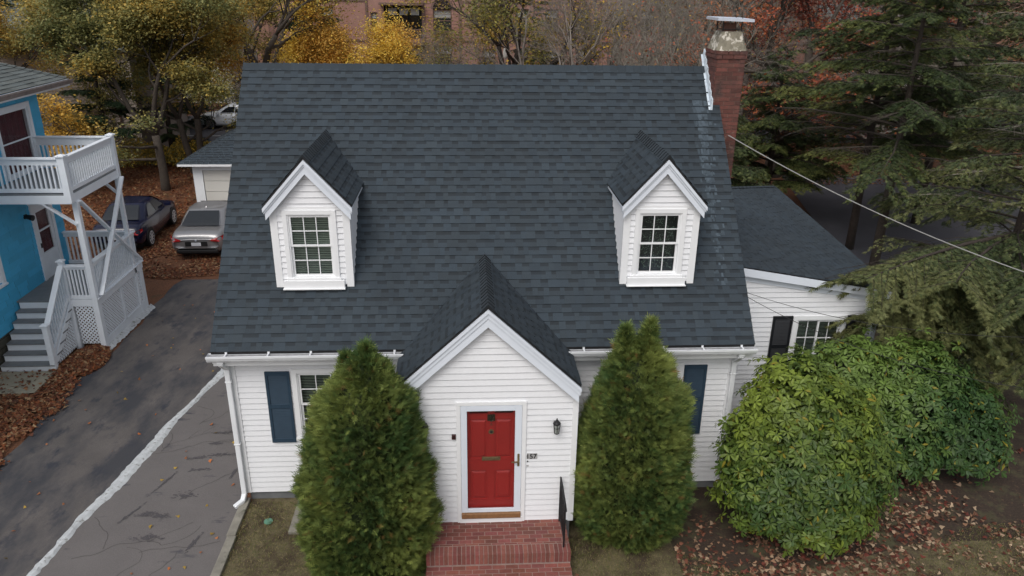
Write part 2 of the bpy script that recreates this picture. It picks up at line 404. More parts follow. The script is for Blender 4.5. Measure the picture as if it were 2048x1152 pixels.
def edge(y):  # wandering line between the two driveways
    return -7.05+.13*max(y+2, 0)-.0002*y*y+.03*sin(y*1.7)+.015*sin(y*4.1)
rows = [-30+i*1.0 for i in range(24)]+[-6+i*.5 for i in range(36)]
strip('driveway_neighbour', [(y, -9.25+.10*sin(y*1.1)+.06*sin(y*3.3), edge(y)+.1) for y in rows if y < 11.6], .004, MT['asphalt_dark'])
strip('driveway', [(y, edge(y)-.05, -4.28) for y in rows if y < 11.6], .010, MT['asphalt_light'])
m = MB(); pr = None; yy = -6.0; wr = random.Random(5)
while yy < 9.6:
    w = .10+.025*sin(yy*1.3)+wr.uniform(-.018, .018); c = edge(yy)+wr.uniform(-.006, .006)
    if yy > 5: w *= max(.35, 1-(yy-5)*.12)
    cur = (yy, c-w, c-w*.35, c+w*.4, c+w, gz(yy))
    if pr:
        for k, (ha, hb) in zip(range(3), ((.012, .050), (.050, .046), (.046, .012))):
            m.poly([(pr[1+k], pr[0], pr[5]+ha), (pr[2+k], pr[0], pr[5]+hb), (cur[2+k], cur[0], cur[5]+hb), (cur[1+k], cur[0], cur[5]+ha)])
    pr = cur; yy += .09
tag(m.build('kerb', MT['lime'], smooth=True), kind='structure')
m = MB()
for i in range(9):
    y0 = -9+i*1.0; m.box(-4.30+.012*sin(i*3), -4.15+.012*sin(i*3), y0, y0+.985, -.06, .065)
tag(m.build('kerb_edging', MT['concrete'], bevel=.012), kind='structure')
# street far behind and parking strip to the right
strip('road', [(34.5, -60, 60), (44, -60, 60)], .004, MT['road'])
m = MB()
for i in range(20): m.box(-30+i*1.4, -29.3+i*1.4, 36.4, 36.52, gz(30)+.006, gz(30)+.009)
tag(m.build('road_marking', MT['paintline']), kind='structure')
strip('side_road', [(y, 11.8+max(0, (y-8))*.22, 17.2+max(0, y-8)*.75) for y in (5, 8, 12, 16, 20, 26)], .004, MT['road'])
# hairline cracks on the old driveway
m = MB(); cr = random.Random(11)
def crack(x, y, a, n, w):
    for i in range(n):
        x2, y2 = x+cos(a)*.09, y+sin(a)*.09
        if x2 < edge(y2)+.14 or x2 > -4.35: break
        nx, ny = -sin(a)*w, cos(a)*w; z = gz(y)+.0145
        m.poly([(x-nx, y-ny, z), (x2-nx, y2-ny, z), (x2+nx, y2+ny, z), (x+nx, y+ny, z)])
        if cr.random() < .07 and n > 8: crack(x2, y2, a+cr.choice((-1, 1))*cr.uniform(.6, 1.2), n//2, w*.8)
        x, y = x2, y2; a += cr.uniform(-.45, .45)
for (x, y, a, n) in ((-6.5, 1.5, .2, 26), (-6.3, 1.6, 1.4, 18), (-6.6, -1.4, .3, 16), (-6.2, -1.2, 1.7, 20), (-5.9, 2.6, 1.2, 20), (-5.3, .2, 1.3, 22), (-5.6, -1.3, .4, 14), (-5.2, 2.2, -.1, 10), (-5.8, 4.2, 1.3, 18), (-6.5, -3.2, .4, 24)): crack(x, y, a, n, .0032)
tag(m.build('driveway_crack', mat('crack dirt', (.055, .05, .045), 1)), kind='structure')
# tar streaks brushed on the worn driveway (crack filler stains with a shape of their own)
m = MB()
for (x, y, a, L_, w) in ((-5.0, 2.3, .05, .55, .045), (-5.35, 2.25, .0, .3, .03), (-5.05, 1.45, .08, .62, .04), (-5.5, 1.35, .1, .35, .03), (-5.35, .95, .1, .35, .03), (-4.65, 3.1, 1.1, .35, .04), (-4.9, 2.95, 1.2, .3, .03), (-5.35, .15, .1, .34, .07), (-5.85, -.35, .1, .30, .05), (-5.6, -.4, -.3, .28, .05), (-5.6, -.95, .05, .42, .07), (-5.85, .6, 1.25, .75, .022), (-6.1, -.3, 1.1, .45, .02), (-4.75, 1.9, 0, .4, .03), (-5.35, 1.85, 0, .22, .03), (-4.7, .8, 1.5, .25, .02), (-4.9, 4.1, .9, .5, .03), (-4.8, -1.1, 1.3, .4, .03)):
    for k in range(60):
        t = max(-.62, min(.62, cr.gauss(0, .27)))*L_; o_ = cr.gauss(0, w*.62); cx, cy = x+cos(a)*t-sin(a)*o_, y+sin(a)*t+cos(a)*o_
        l2 = cr.uniform(.010, .045); w2 = cr.uniform(.004, .011)*(1+w*6); aa = a+cr.uniform(-.5, .5); z = gz(cy)+.0145+k*.00006
        pts = []
        for j in range(7):
            th = 2*pi*j/7; rr = cr.uniform(.7, 1.2); px, py = cos(th)*l2*rr, sin(th)*w2*rr
            pts.append((cx+cos(aa)*px-sin(aa)*py, cy+sin(aa)*px+cos(aa)*py, z))
        m.poly(pts)
tag(m.build('tar_stain', mat('tar stain', (.078, .072, .076), .85, noise=((40, .3),))), kind='structure')

# ================================================================== MAIN HOUSE
EY, EZ, RY, RZ = -.275, 3.05, 3.463, 7.089
XL, XR = -4.39, 4.42; SLP = (RZ-EZ)/(RY-EY); SL = sqrt((RZ-EZ)**2+(RY-EY)**2)
roofz = lambda y: EZ+(y-EY)*SLP
roofy = lambda z: EY+(z-EZ)/SLP
house = thing('white_house', 'white clapboard cape house with charcoal shingle roof, two dormers and a red front door', 'house', (0, 0, 0))
# walls
m = MB()
winL = (-2.72, 1.30, .86, 1.22); winR = (2.84, 1.30, .86, 1.22)
holes = [(c-w/2-.03, c+w/2+.03, z-.02, z+h+.03) for (c, z, w, h) in (winL, winR)]
flat = lambda a, b: (lambda z: (a, b))
for a_, b_ in ((-4.2, -1.36), (1.36, 4.2)):
    m = MB(); siding(m, (0, 0, 0), (1, 0, 0), (0, -1, 0), .17, 2.80, flat(a_, b_), holes=holes); m.build('front_wall', MT['vinyl'], house)
def gab(z):
    if z < 2.9: return (0, 6.93)
    k = (z-2.9)/SLP; return (k, 6.93-k)
m = MB(); siding(m, (-4.2, 0, 0), (0, 1, 0), (-1, 0, 0), .17, 6.45, gab); m.build('side_wall', MT['vinyl'], house)
m = MB(); siding(m, (4.2, 0, 0), (0, 1, 0), (1, 0, 0), .17, 6.45, gab); m.build('side_wall', MT['vinyl'], house)
m = MB(); siding(m, (0, 6.93, 0), (1, 0, 0), (0, 1, 0), .17, 2.80, flat(-4.2, 4.2)); m.build('back_wall', MT['vinyl'], house)
for a_ in (-4.26, 4.13):
    m = MB(); m.box(a_, a_+.13, -.028, .08, .17, 2.80); m.build('corner_board', MT['white'], house)
m = MB(); m.box(-4.17, 4.17, .03, 6.9, -.6, .168); m.build('foundation', MT['found'], house)
# frieze, soffit, fascia
m = MB()
for (a, b) in ((XL+.02, -1.30), (1.32, XR-.02)):
    m.box(a, b, -.245, .0, 2.80, 2.83); m.box(a, b, -.27, -.245, 2.80, 2.98)
    m.box(max(a, -4.2), min(b, 4.2), -.030, -.001, 2.69, 2.80)
m.box(XL+.02, XR-.02, 6.93, 7.17, 2.80, 2.83); m.box(XL+.02, XR-.02, 7.17, 7.195, 2.80, 2.98)
for x0, x1 in ((XL+.01, XL+.035), (XR-.035, XR-.01)):   # rake boards
    for s in (0, 1):
        P = lambda y, dz: (x0, y, roofz(y if not s else 2*RY-y)-dz)
        ya, yb = (EY, RY) if not s else (RY, 2*RY-EY)
        m.prism([(ya, P(ya, .20)[2]), (yb, P(yb, .20)[2]), (yb, P(yb, .045)[2]), (ya, P(ya, .045)[2])], 'x', x0, x1)
m.build('eave_trim', MT['white'], house)
# roof deck and shingles
m = MB(); th = .035
m.prism([(EY, EZ-th-.006), (RY, RZ-th-.006), (2*RY-EY, EZ-th-.006), (2*RY-EY, EZ-.005), (RY, RZ-.005), (EY, EZ-.005)], 'x', XL+.008, XR-.008)
roof = m.build('roof', MT['blackplastic'], house)
m = MB(); EXP = SL/37
shingles(m, (XL, EY, EZ), (1, 0, 0), (0, RY-EY, RZ-EZ), 37, EXP, lambda v: 0, lambda v: XR-XL, seed=2)
shingles(m, (XL, 2*RY-EY, EZ), (1, 0, 0), (0, -(RY-EY), RZ-EZ), 37, EXP, lambda v: 0, lambda v: XR-XL, seed=3, flip=True)
# gable edge: thin dark drip line so the edge reads as cut shingles
sh = m.build('shingles', MT['shingle'], roof)
m = MB(); x = XL; r2 = random.Random(4); k = 0
while x < XR-.01:
    x2 = min(x+.145, XR); c = r2.uniform(.78, 1.05); d = .155; h0, h1 = .022, .012
    s, co = (RZ-EZ)/SL, (RY-EY)/SL
    A = lambda xx, sd, h: (xx, RY+sd*d*co, RZ-d*s+h)
    m.poly([A(x, -1, h0), A(x2, -1, h1), (x2, RY, RZ+h1+.004), (x, RY, RZ+h0+.006)], (c, c, c)); m.poly([(x, RY, RZ+h0+.006), (x2, RY, RZ+h1+.004), A(x2, 1, h1), A(x, 1, h0)], (c, c, c))
    m.poly([A(x, -1, -.01), A(x, -1, h0), (x, RY, RZ+h0+.006), (x, RY, RZ-.02)], (c*.5,)*3)
    m.poly([A(x, -1, -.005), A(x2, -1, -.005), A(x2, -1, h1), A(x, -1, h0)], (c*.6,)*3)
    x = x2
m.build('ridge_cap', MT['shingle'], roof)
# chalky run-off below the chimney: pale mineral stain lying on the shingles
m = MB(); s, co = (RZ-EZ)/SL, (RY-EY)/SL; r2 = random.Random(9)
for i in range(37):
    v0 = i*EXP; t = v0/SL
    if t < .18 or t > .86: continue
    n = int(3+20*((t-.18)/.68)**1.5)
    for k in range(n):
        x = 4.05+r2.gauss(0, .07)-.05*(1-t); w = r2.uniform(.012, .04); a = v0+r2.uniform(0, .10); b = min(a+r2.uniform(.03, .12), v0+EXP-.004)
        h = .0125; c = r2.uniform(.8, 1.4)
        Pq = lambda xx, v: (xx, EY+v*co-s*(h*(1-(v-v0)/EXP)+.002+k*.0002), EZ+v*s+co*(h*(1-(v-v0)/EXP)+.002+k*.0002))
        m.poly([Pq(x-w, a), Pq(x+w, a), Pq(x+w*.8, b), Pq(x-w*.8, b)], (c, c, c))
tag(m.build('lime_stain', mat('lime run-off stain', (.050, .068, .084), .9, attr=True, noise=((120, .3),)), roof), kind='stuff')

# ridge caps for small gables
def small_caps(mb, x, z, y0, y1, sx, sz, seed):
    """caps along +Y at (x,z); (sx,sz) unit vector down the slope"""
    r2 = random.Random(seed); y = y0; d = .135
    while y < y1:
        y2 = y+.125; c = r2.uniform(.7, 1.05); ha, hb = .030, .010
        for sg in (-1, 1):
            p = lambda yy, h: (x+sg*d*sx, yy, z-d*sz+h); q = lambda yy, h: (x, yy, z+h+.008)
            mb.poly([p(y, ha), q(y, ha), q(y2, hb), p(y2, hb)], (c, c, c)); mb.poly([p(y, -.01), q(y, -.01), q(y, ha), p(y, ha)], (c*.45,)*3)
            mb.poly([p(y, 0), p(y, ha), p(y2, hb), p(y2, 0)], (c*.5,)*3)
        y = y2

def gable_roof(parent, cx, apex, foot, half, y0, name, seed, rake_w, rake_y, ex=.15):
    """small front gable: shingled planes running back into the main roof, white rakes in front"""
    L_ = sqrt(half*half+(apex-foot)**2); sx, sz = half/L_, (apex-foot)/L_
    m = MB(); nc = int(round(L_/ex)); e = L_/nc
    up = lambda v: roofy(foot+v*sz)-y0+.06
    for sg in (1, -1):
        shingles(m, (cx+sg*half, y0, foot), (0, 1, 0), (-sg*sx, 0, sz), nc, e, lambda v: 0, up, seed=seed+sg, flip=(sg < 0), h=.012)
    small_caps(m, cx, apex, y0-.005, roofy(apex)+.05, sx, sz, seed)
    rf = m.build(name, MT['shingle'], parent)
    m = MB(); t = .03    # deck under the shingles
    for sg in (1, -1):
        a = (cx+sg*half, foot); yb = roofy(foot)+.2; ya = roofy(apex)+.1
        A0 = V(cx+sg*(half-.004), y0+.006, foot-.005); B0 = V(cx, y0+.006, apex-.006); A1 = V(cx+sg*(half-.004), yb, foot-.005); B1 = V(cx, ya, apex-.006)
        dn = V(0, 0, -t); m.hexa([A0+dn, A1+dn, B1+dn, B0+dn, A0, A1, B1, B0] if sg > 0 else [A0+dn, B0+dn, B1+dn, A1+dn, A0, B0, B1, A1])
    m.build('roof_deck', MT['blackplastic'], rf)
    m = MB()             # rake: fascia board, thin crown strip and wide inner frieze
    def rk(w0, w1, ya, yb, ext=0):
        for sg in (-1, 1):
            k0, k1 = w0*1/sx, w1*1/sx     # vertical drops
            hx = half+ext
            fz = apex-(hx)*(apex-foot)/half
            m.prism([(cx+sg*hx, fz-k0), (cx, apex-k0), (cx, apex-k1), (cx+sg*hx, fz-k1)][::sg], 'y', ya, yb)
    rk(.032, .075, rake_y-.035, rake_y+.05); rk(.077, rake_w*.55+.03, rake_y-.016, rake_y+.05, -.012); rk(rake_w*.55+.032, rake_w+.05, rake_y-.002, rake_y+.05, -.03)
    # soffit return
    for sg in (-1, 1):
        b = V(cx+sg*(half-.02), 0, foot-.045)
        x0, x1 = sorted((cx+sg*(half-.01), cx+sg*(half-.15)))
        m.box(x0, x1, rake_y+.052, roofy(foot-.1)+.02, foot-.085, foot-.05)
    m.build('rake_trim', MT['trim'], parent)

# dormers
def dormer(cx, seed, label, wx):
    hw = .61; yd = .468; d = MB()
    apex, foot, half = 6.04, 5.275, .693
    zt = 5.22; k = (apex-foot)/half
    def sp(z):
        if z <= zt: return (-hw+.09, hw-.09)
        a = max(0, (apex-.10-z)/k); a = min(a, hw-.09) ; return (-a, a)
    ww, wz, wh = .70, 4.035, 1.06
    siding(d, (cx, yd, 0), (1, 0, 0), (0, -1, 0), 3.90, apex-.12, sp, ex=.098, holes=[(wx-ww/2-.04, wx+ww/2+.04, 3.9, wz+wh+.04)])
    dm = tag(d.build('dormer', MT['vinyl'], house), label)
    for sg in (-1, 1):
        m = MB(); siding(m, (cx+sg*hw, 0, 0), (0, 1, 0), (sg, 0, 0), 3.85, zt+.05, (lambda z: (yd, max(yd+.005, roofy(z)+.05))), ex=.098)
        m.build('dormer_cheek', MT['vinyl'], dm)
    m = MB()
    for sg in (-1, 1):
        a, b = sorted((cx+sg*(hw+.018), cx+sg*(hw-.095))); m.box(a, b, yd-.022, yd+.07, 3.86, zt-.0)
    m.box(cx-hw+.095, cx+hw-.095, yd-.018, yd+.02, 5.165, 5.22)
    m.box(wx+cx-.49, wx+cx+.49, yd-.075, yd+.01, 3.855, 3.985); m.box(wx+cx-.50, wx+cx+.50, yd-.105, yd+.01, 3.84, 3.856)
    m.build('dormer_trim', MT['white'], dm)
    gable_roof(dm, cx, apex, foot, half, .335, 'dormer_roof', seed, .135, .35)
    add_window(dm, (cx+wx, yd, wz), ww, wh, cas=.07, grid=(3, 2), blind_to=1 if seed < 15 else .0, deep=.3, blind=(seed < 15))
    return dm
d1 = dormer(-2.80, 11, 'left dormer with closed blinds', -.01)
d2 = dormer(2.87, 21, 'right dormer without blinds', -.02)
m = MB(); r2 = random.Random(8)      # lace curtain in the right dormer: many small knots on a net
for i in range(900):
    x = 2.85+r2.uniform(-.28, .28); z = 4.1+r2.uniform(0, .95)
    if r2.random() > (.25+.75*abs(sin(z*9+x*6))): continue
    s_ = r2.uniform(.003, .009); m.poly([(x-s_, .58, z-s_), (x+s_, .58, z), (x+s_*.5, .58, z+s_), (x-s_, .58, z+s_*.6)])
tag(m.build('lace_curtain', mat('lace', (.17, .25, .20), .8), d2), kind='stuff')

# entry gable (vestibule)
VY = -1.25; vx = -.005
ent = MB()
A, F, H = 4.26, 2.958, 1.400; k = (A-F)/H
def sp(z):
    if z <= 2.78: return (-1.30, 1.30)
    a = min(1.30, max(0, (A-.16-z)/k)); return (-a, a)
siding(ent, (vx, VY, 0), (1, 0, 0), (0, -1, 0), .40, A-.17, sp, ex=.105, holes=[(-.46, .55, .3, 2.60)])
entry = tag(ent.build('entry_gable', MT['vinyl'], house), 'gabled entry bump with the red door')
for sg in (-1, 1):
    m = MB(); siding(m, (vx+sg*1.36, 0, 0), (0, 1, 0), (sg, 0, 0), .38, 2.9, flat(VY, 0)); m.build('entry_side_wall', MT['vinyl'], entry)
    m = MB(); a, b = sorted((vx+sg*1.378, vx+sg*1.29)); m.box(a, b, VY-.022, VY+.06, .385, 2.74); m.build('corner_board', MT['white'], entry)
m = MB(); m.box(vx-1.33, vx+1.33, VY+.03, .02, -.1, .40); m.build('foundation', MT['found'], entry)
m = MB(); m.prism([(1.376, 2.70), (1.41, 2.70), (1.41, 2.86), (1.376, 2.90)], 'y', VY+.02, -.02, mi=0); m.build('entry_eave_return', MT['white'], entry)
gable_roof(entry, vx-.012, A, F, H, -1.385, 'entry_roof', 31, .19, -1.37, ex=.155)

# door
dr = MB(); c = .035
dr.box(c-.54, c-.475, VY-.035, VY+.02, .40, 2.585); dr.box(c+.475, c+.54, VY-.035, VY+.02, .40, 2.585); dr.box(c-.54, c+.54, VY-.037, VY+.02, 2.585, 2.645)
dr.box(c-.475, c-.455, VY-.02, VY+.12, .44, 2.585); dr.box(c+.455, c+.475, VY-.02, VY+.12, .44, 2.585)
dr.box(c-.50, c+.50, VY-.045, VY+.05, .405, .505)
dframe = dr.build('door_frame', MT['white'], house, bevel=.003)
m = MB(); m.box(c-.475, c+.475, VY-.07, VY+.05, .507, .60); m.build('door_sill', MT['wood'], dframe, bevel=.01)
st = MB(); z0, z1 = .605, 2.58; x0, x1 = c-.470, c+.470; gx0, gx1, gz0, gz1 = c-.375, c+.365, .675, 2.485
st.box(x0, gx0, VY-.032, VY-.002, z0, z1); st.box(gx1, x1, VY-.032, VY-.002, z0, z1); st.box(gx0, gx1, VY-.032, VY-.002, z0, gz0); st.box(gx0, gx1, VY-.032, VY-.002, gz1, z1)
storm = tag(st.build('storm_door', MT['trim'], house, bevel=.003), 'pale glazed storm door over the red door')
m = MB(); m.box(gx0+.001, gx1-.001, VY-.020, VY-.015, gz0+.001, gz1-.001); m.build('glass_pane', MT['glass_clear'], storm)
m = MB(); hx = c+.425
m.box(hx-.017, hx+.017, VY-.042, VY-.033, 1.48, 1.71); m.bar((hx, VY-.07, 1.58), (hx-.11, VY-.07, 1.575), .016, .02); m.tube([(hx, VY-.04, 1.58), (hx, VY-.075, 1.58)], .010, 8)
m.build('door_handle', MT['brass'], storm, bevel=.002)
rd = MB(); yD = VY+.065; dx0, dx1 = c-.45, c+.45
# rails and stiles proud of recessed raised panels; two small lites at the top
zs = [.61, .86, 1.44, 1.66, 2.22, 2.40, 2.475, 2.56]
cols = [(dx0, dx0+.115), (c-.055, c+.055), (dx1-.115, dx1)]
for a, b in cols: rd.box(a, b, yD-.02, yD+.02, .61, 2.56)
gaps = [(dx0+.115, c-.055), (c+.055, dx1-.115)]
panels = [(.80, 1.36), (1.58, 2.30)]; rails = [(.61, .80), (1.36, 1.58), (2.30, 2.40), (2.54, 2.56)]
for a, b in gaps:
    for (p, q) in rails: rd.box(a, b, yD-.02, yD+.02, p, q)
    for (p, q) in panels:
        rd.box(a, b, yD+.0, yD+.02, p, q)
        rd.hexa([(a+.02, yD+.001, p+.02), (b-.02, yD+.001, p+.02), (b-.02, yD+.001, q-.02), (a+.02, yD+.001, q-.02), (a+.055, yD-.013, p+.055), (b-.055, yD-.013, p+.055), (b-.055, yD-.013, q-.055), (a+.055, yD-.013, q-.055)])
red = tag(rd.build('front_door', MT['red'], house), 'red panelled front door')
m = MB()
for a, b in gaps: m.box(a, b, yD-.004, yD+.004, 2.402, 2.538)
m.build('door_lite', MT['glass'], red)
m = MB(); 
for a, b in gaps: m.box(a-.02, b+.02, yD+.10, yD+.12, 2.36, 2.58)
m.build('room_recess', MT['interior'], red)
m = MB(); m.box(c-.145, c+.145, yD-.028, yD-.021, 1.545, 1.615); m.box(c-.115, c+.115, yD-.036, yD-.028, 1.560, 1.602); m.build('mail_slot', MT['brass'], red, bevel=.002)
m = MB()
m.tube([(c, yD-.02, 2.075), (c, yD-.032, 2.075)], .042, 16); m.build('lock_rose', MT['brass'], red)
m = MB(); m.tube([(c, yD-.03, 2.075), (c, yD-.038, 2.075)], .022, 12); m.build('lock_cylinder', MT['iron'], red)
m = MB(); m.box(c-.06, c+.06, yD-.03, yD-.021, 2.27, 2.385)
m.tube([(c-.035, yD-.045, 2.34), (c-.03, yD-.055, 2.295), (c, yD-.058, 2.28), (c+.03, yD-.055, 2.295), (c+.035, yD-.045, 2.34)], .009, 6); m.tube([(c, yD-.03, 2.36), (c, yD-.05, 2.36)], .018, 10)
m.build('door_knocker', mat('dark bronze', (.055, .05, .03), .4, metal=.6), red)
m = MB(); m.tube([(c, yD-.02, 2.205), (c, yD-.028, 2.205)], .022, 12); m.build('peephole', mat('red brass', (.25, .05, .04), .4, metal=.3), red)
# doorbell camera, buttons, number
m = MB(); m.box(-.575, -.515, VY-.05, VY-.002, 2.00, 2.075); m.tube([(-.545, VY-.05, 2.045), (-.545, VY-.056, 2.045)], .014, 10, mi=1)
m.build('doorbell', [mat('dark red plastic', (.045, .008, .008), .4), MT['blackplastic']], house, bevel=.004)
m = MB(); m.tube([(.608, VY-.014, 1.555), (.608, VY-.022, 1.555)], .012, 10); m.build('bell_button', MT['blackplastic'], house)
m = MB(); m.box(.59, .625, VY-.018, VY-.005, 1.455, 1.485); m.build('bell_plate', MT['numtile'], house)
m = MB()
for i in range(3): m.box(.592+i*.056, .645+i*.056, VY-.022, VY-.008, 1.60, 1.70)
num = tag(m.build('house_number', MT['numtile'], house), 'grey tiles reading 157 in black digits')
cu = bpy.data.curves.new('digits', 'FONT'); cu.body = '157'; cu.size = .115; cu.extrude = .002; cu.offset = .0022; cu.space_character = 1.0
to = bpy.data.objects.new('tmp', cu); COL.objects.link(to); dg = bpy.context.evaluated_depsgraph_get(); dg.update()
me = bpy.data.meshes.new_from_object(to.evaluated_get(dg)); bpy.data.objects.remove(to)
co = np.array([v.co[:] for v in me.vertices]); x0_, x1_ = co[:, 0].min(), co[:, 0].max()
for v in me.vertices: v.co.x = (v.co.x-x0_)/(x1_-x0_)*.150
me.materials.clear(); me.materials.append(MT['blackplastic'])
dg_ = bpy.data.objects.new('digits', me); COL.objects.link(dg_); dg_.parent = num; dg_.location = (.600, VY-.025, 1.609); dg_.rotation_euler = (pi/2, 0, 0)

def lantern(x, z):
    y = VY-.11; m = MB()
    m.box(x-.035, x+.035, VY-.03, VY-.005, z-.03, z+.09)
    m.bar((x, VY-.02, z+.04), (x, y, z+.13), .014, .014)
    m.lathe(x, y, [(.012, z+.155), (.02, z+.15), (.03, z+.125), (.058, z+.105), (.062, z+.09), (.045, z+.088)], 12)
    m.lathe(x, y, [(.0, z+.185), (.010, z+.18), (.010, z+.15)], 8)
    for i in range(6):
        a = pi/6+i*pi/3; b = a+pi/3
        m.bar((x+cos(a)*.056, y+sin(a)*.056, z+.09), (x+cos(a)*.040, y+sin(a)*.040, z-.075), .008, .008)
        for (rr, zz) in ((.056, z+.085), (.040, z-.075), (.050, z+.02)): m.bar((x+cos(a)*rr, y+sin(a)*rr, zz), (x+cos(b)*rr, y+sin(b)*rr, zz), .007, .008)
    m.lathe(x, y, [(.041, z-.075), (.030, z-.09), (.0, z-.10)], 8)
    l = m.build('wall_lantern', MT['iron'], house)
    g = MB(); g.lathe(x, y, [(.052, z+.085), (.037, z-.072)], 6); g.build('lantern_glass', MT['lampglass'], l)
lantern(1.035, 2.20); lantern(-.985, 2.20)

# main windows and shutters
add_window(house, (winL[0], 0, winL[1]), winL[2], winL[3], cas=.08, grid=(3, 2))
add_window(house, (winR[0], 0, winR[1]), winR[2], winR[3], cas=.08, grid=(3, 2))
for (a, b) in ((-3.66, -3.26), (-2.18, -1.78), (1.92, 2.30), (3.36, 3.75)): shutter(house, a, b, -.018, 1.20, 2.555, MT['shutter'])
# gutters
def gutter(x0, x1, flip):
    m = MB(); y0, y1 = -.272, -.415; zt, zb = 3.030, 2.920
    pr = [(y0, zt), (y0, zb), (y1+.035, zb), (y1+.012, zb+.035), (y1, zt-.035), (y1-.012, zt-.03), (y1-.012, zt)]
    for (a, b) in zip(pr[:-1], pr[1:]):
        m.poly([(x0, a[0], a[1]), (x1, a[0], a[1]), (x1, b[0], b[1]), (x0, b[0], b[1])])
    m.box(x0, x1, y1-.014, y1+.012, zt-.003, zt+.004)
    for x in (x0, x1): m.poly([(x, p[0], p[1]) for p in pr])
    g = m.build('gutter', MT['alu'], house)
    m = MB(); m.poly([(x0+.003, y0-.004, zt-.03), (x1-.003, y0-.004, zt-.03), (x1-.003, y0-.004, zb+.006), (x0+.003, y0-.004, zb+.006)]); m.poly([(x0+.003, y0-.004, zb+.006), (x1-.003, y0-.004, zb+.006), (x1-.003, y1+.02, zb+.012), (x0+.003, y1+.02, zb+.012)])
    m.poly([(x0+.003, y1+.02, zb+.012), (x1-.003, y1+.02, zb+.012), (x1-.003, y1+.003, zt-.02), (x0+.003, y1+.003, zt-.02)])
    m.build('gutter_trough', MT['zinc'], g)
    n = max(3, int((x1-x0)/.62))
    for i in range(n):
        x = x0+.28+(x1-x0-.5)*i/(n-1)
        m = MB(); m.box(x-.012, x+.012, y1, y0+.01, zt-.022, zt-.004); m.box(x-.018, x+.018, y0-.012, y0+.012, zt-.03, zt+.018); m.build('gutter_bracket', MT['alu'], g)
gutter(-4.425, -1.27, 0); gutter(1.29, 4.415, 1)
def downspout(x, sg):
    m = MB(); w, d = .085, .065
    P = [(x+sg*.0, -.33, 2.95), (x+sg*.0, -.33, 2.86), (x, -.085, 2.66), (x, -.085, .20), (x+sg*.02, -.15, .10), (x+sg*.13, -.26, .055)]
    for a, b in zip(P[:-1], P[1:]):
        m.bar(a, V(*b)+(V(*b)-V(*a)).normalized()*.015, w, d, up=(0, -1, 0) if abs(a[2]-b[2]) > .3 else (0, 0, 1))
    m.box(x-.055, x+.055, -.375, -.285, 2.88, 2.945)
    for z in (2.4, 1.2): m.box(x-.055, x+.055, -.122, -.045, z, z+.03)
    m.build('downspout', MT['alu'], house, bevel=.012)
downspout(-4.235, -1); downspout(4.19, 1)

# chimney (real bricks)
ch = MB(); cx0, cx1, cy0, cy1 = 4.285, 4.80, 2.88, 3.52; r2 = random.Random(6); z = -.1; cH = .0755; i = 0
while z < 7.42:
    off = 0 if i % 2 else .105
    grow = .02 if z > 7.27 else 0
    def run(ax, fixed, a0, a1, sgn):
        a = a0-off
        while a < a1:
            p, q = max(a, a0), min(a+.20, a1)
            if q-p > .02:
                c = r2.uniform(.62, 1.25); cc = (c*r2.uniform(.9, 1.1), c, c); j = r2.uniform(0, .004)
                lo, hi = (fixed, fixed+sgn*(.008+grow+j))
                lo, hi = min(lo-.02*0, hi), max(lo, hi)
                if ax == 'x': ch.box(p, q, lo-(.0 if sgn < 0 else .03), hi+(.03 if sgn < 0 else 0), z, z+.064, cc, 0)
                else: ch.box(lo-(.0 if sgn < 0 else .03), hi+(.03 if sgn < 0 else 0), p, q, z, z+.064, cc, 0)
            a += .211
    if z > 2.6 or True:
        run('x', cy0, cx0-grow, cx1+grow, -1); run('x', cy1, cx0-grow, cx1+grow, 1); run('y', cx0, cy0+.004-grow, cy1-.004+grow, -1); run('y', cx1, cy0+.004-grow, cy1-.004+grow, 1)
    z += cH; i += 1
ch.box(cx0, cx1, cy0, cy1, -.2, 7.43, (1, 1, 1), 1)
chim = tag(ch.build('chimney', [MT['cbrick'], MT['cmortar']], house), 'red brick chimney at the right gable')
m = MB(); r3 = random.Random(2); n = 28; rings = []
for (t, zz) in ((0, 7.43), (.15, 7.47), (.6, 7.62), (1, 7.76)):
    e = .03-.10*t; ring = []
    hx, hy = (cx1-cx0)/2+e, (cy1-cy0)/2+e
    for k in range(n):
        a = 2*pi*k/n; ca, sa = cos(a), sin(a); q = max(abs(ca), abs(sa)); ring.append(((cx0+cx1)/2+ca/q*hx+r3.uniform(-.006, .006), (cy0+cy1)/2+sa/q*hy+r3.uniform(-.006, .006), zz+r3.uniform(-.008, .008)))
    rings.append(ring)
for a, b in zip(rings[:-1], rings[1:]):
    for k in range(n): j = (k+1) % n; m.poly([a[k], a[j], b[j], b[k]])
m.poly(rings[-1])
m.build('chimney_crown', MT['crown'], chim)
m = MB(); mx, my = 4.545, 3.2
for sx in (-1, 1):
    for sy in (-1, 1): m.bar((mx+sx*.17, my+sy*.18, 7.74), (mx+sx*.17, my+sy*.18, 8.0), .016, .016)
for zz in (7.80,): 
    m.bar((mx-.17, my-.18, zz), (mx+.17, my-.18, zz), .012, .012); m.bar((mx-.17, my+.18, zz), (mx+.17, my+.18, zz), .012, .012); m.bar((mx-.17, my-.18, zz), (mx-.17, my+.18, zz), .012, .012); m.bar((mx+.17, my-.18, zz), (mx+.17, my+.18, zz), .012, .012)
m.build('cap_post', MT['iron'], chim)
m = MB(); m.tube([(mx, my, 7.70), (mx, my, 7.90)], .13, 14); m.build('flue', mat('clay flue', (.16, .08, .06), .9, noise=((9, .3),)), chim)
m = MB()
for sy in (-1, 1):
    m.prism([(mx-.33, 7.985), (mx+.33, 7.965), (mx+.33, 7.985), (mx-.33, 8.005)], 'y', my-.36 if sy < 0 else my, my if sy < 0 else my+.36)
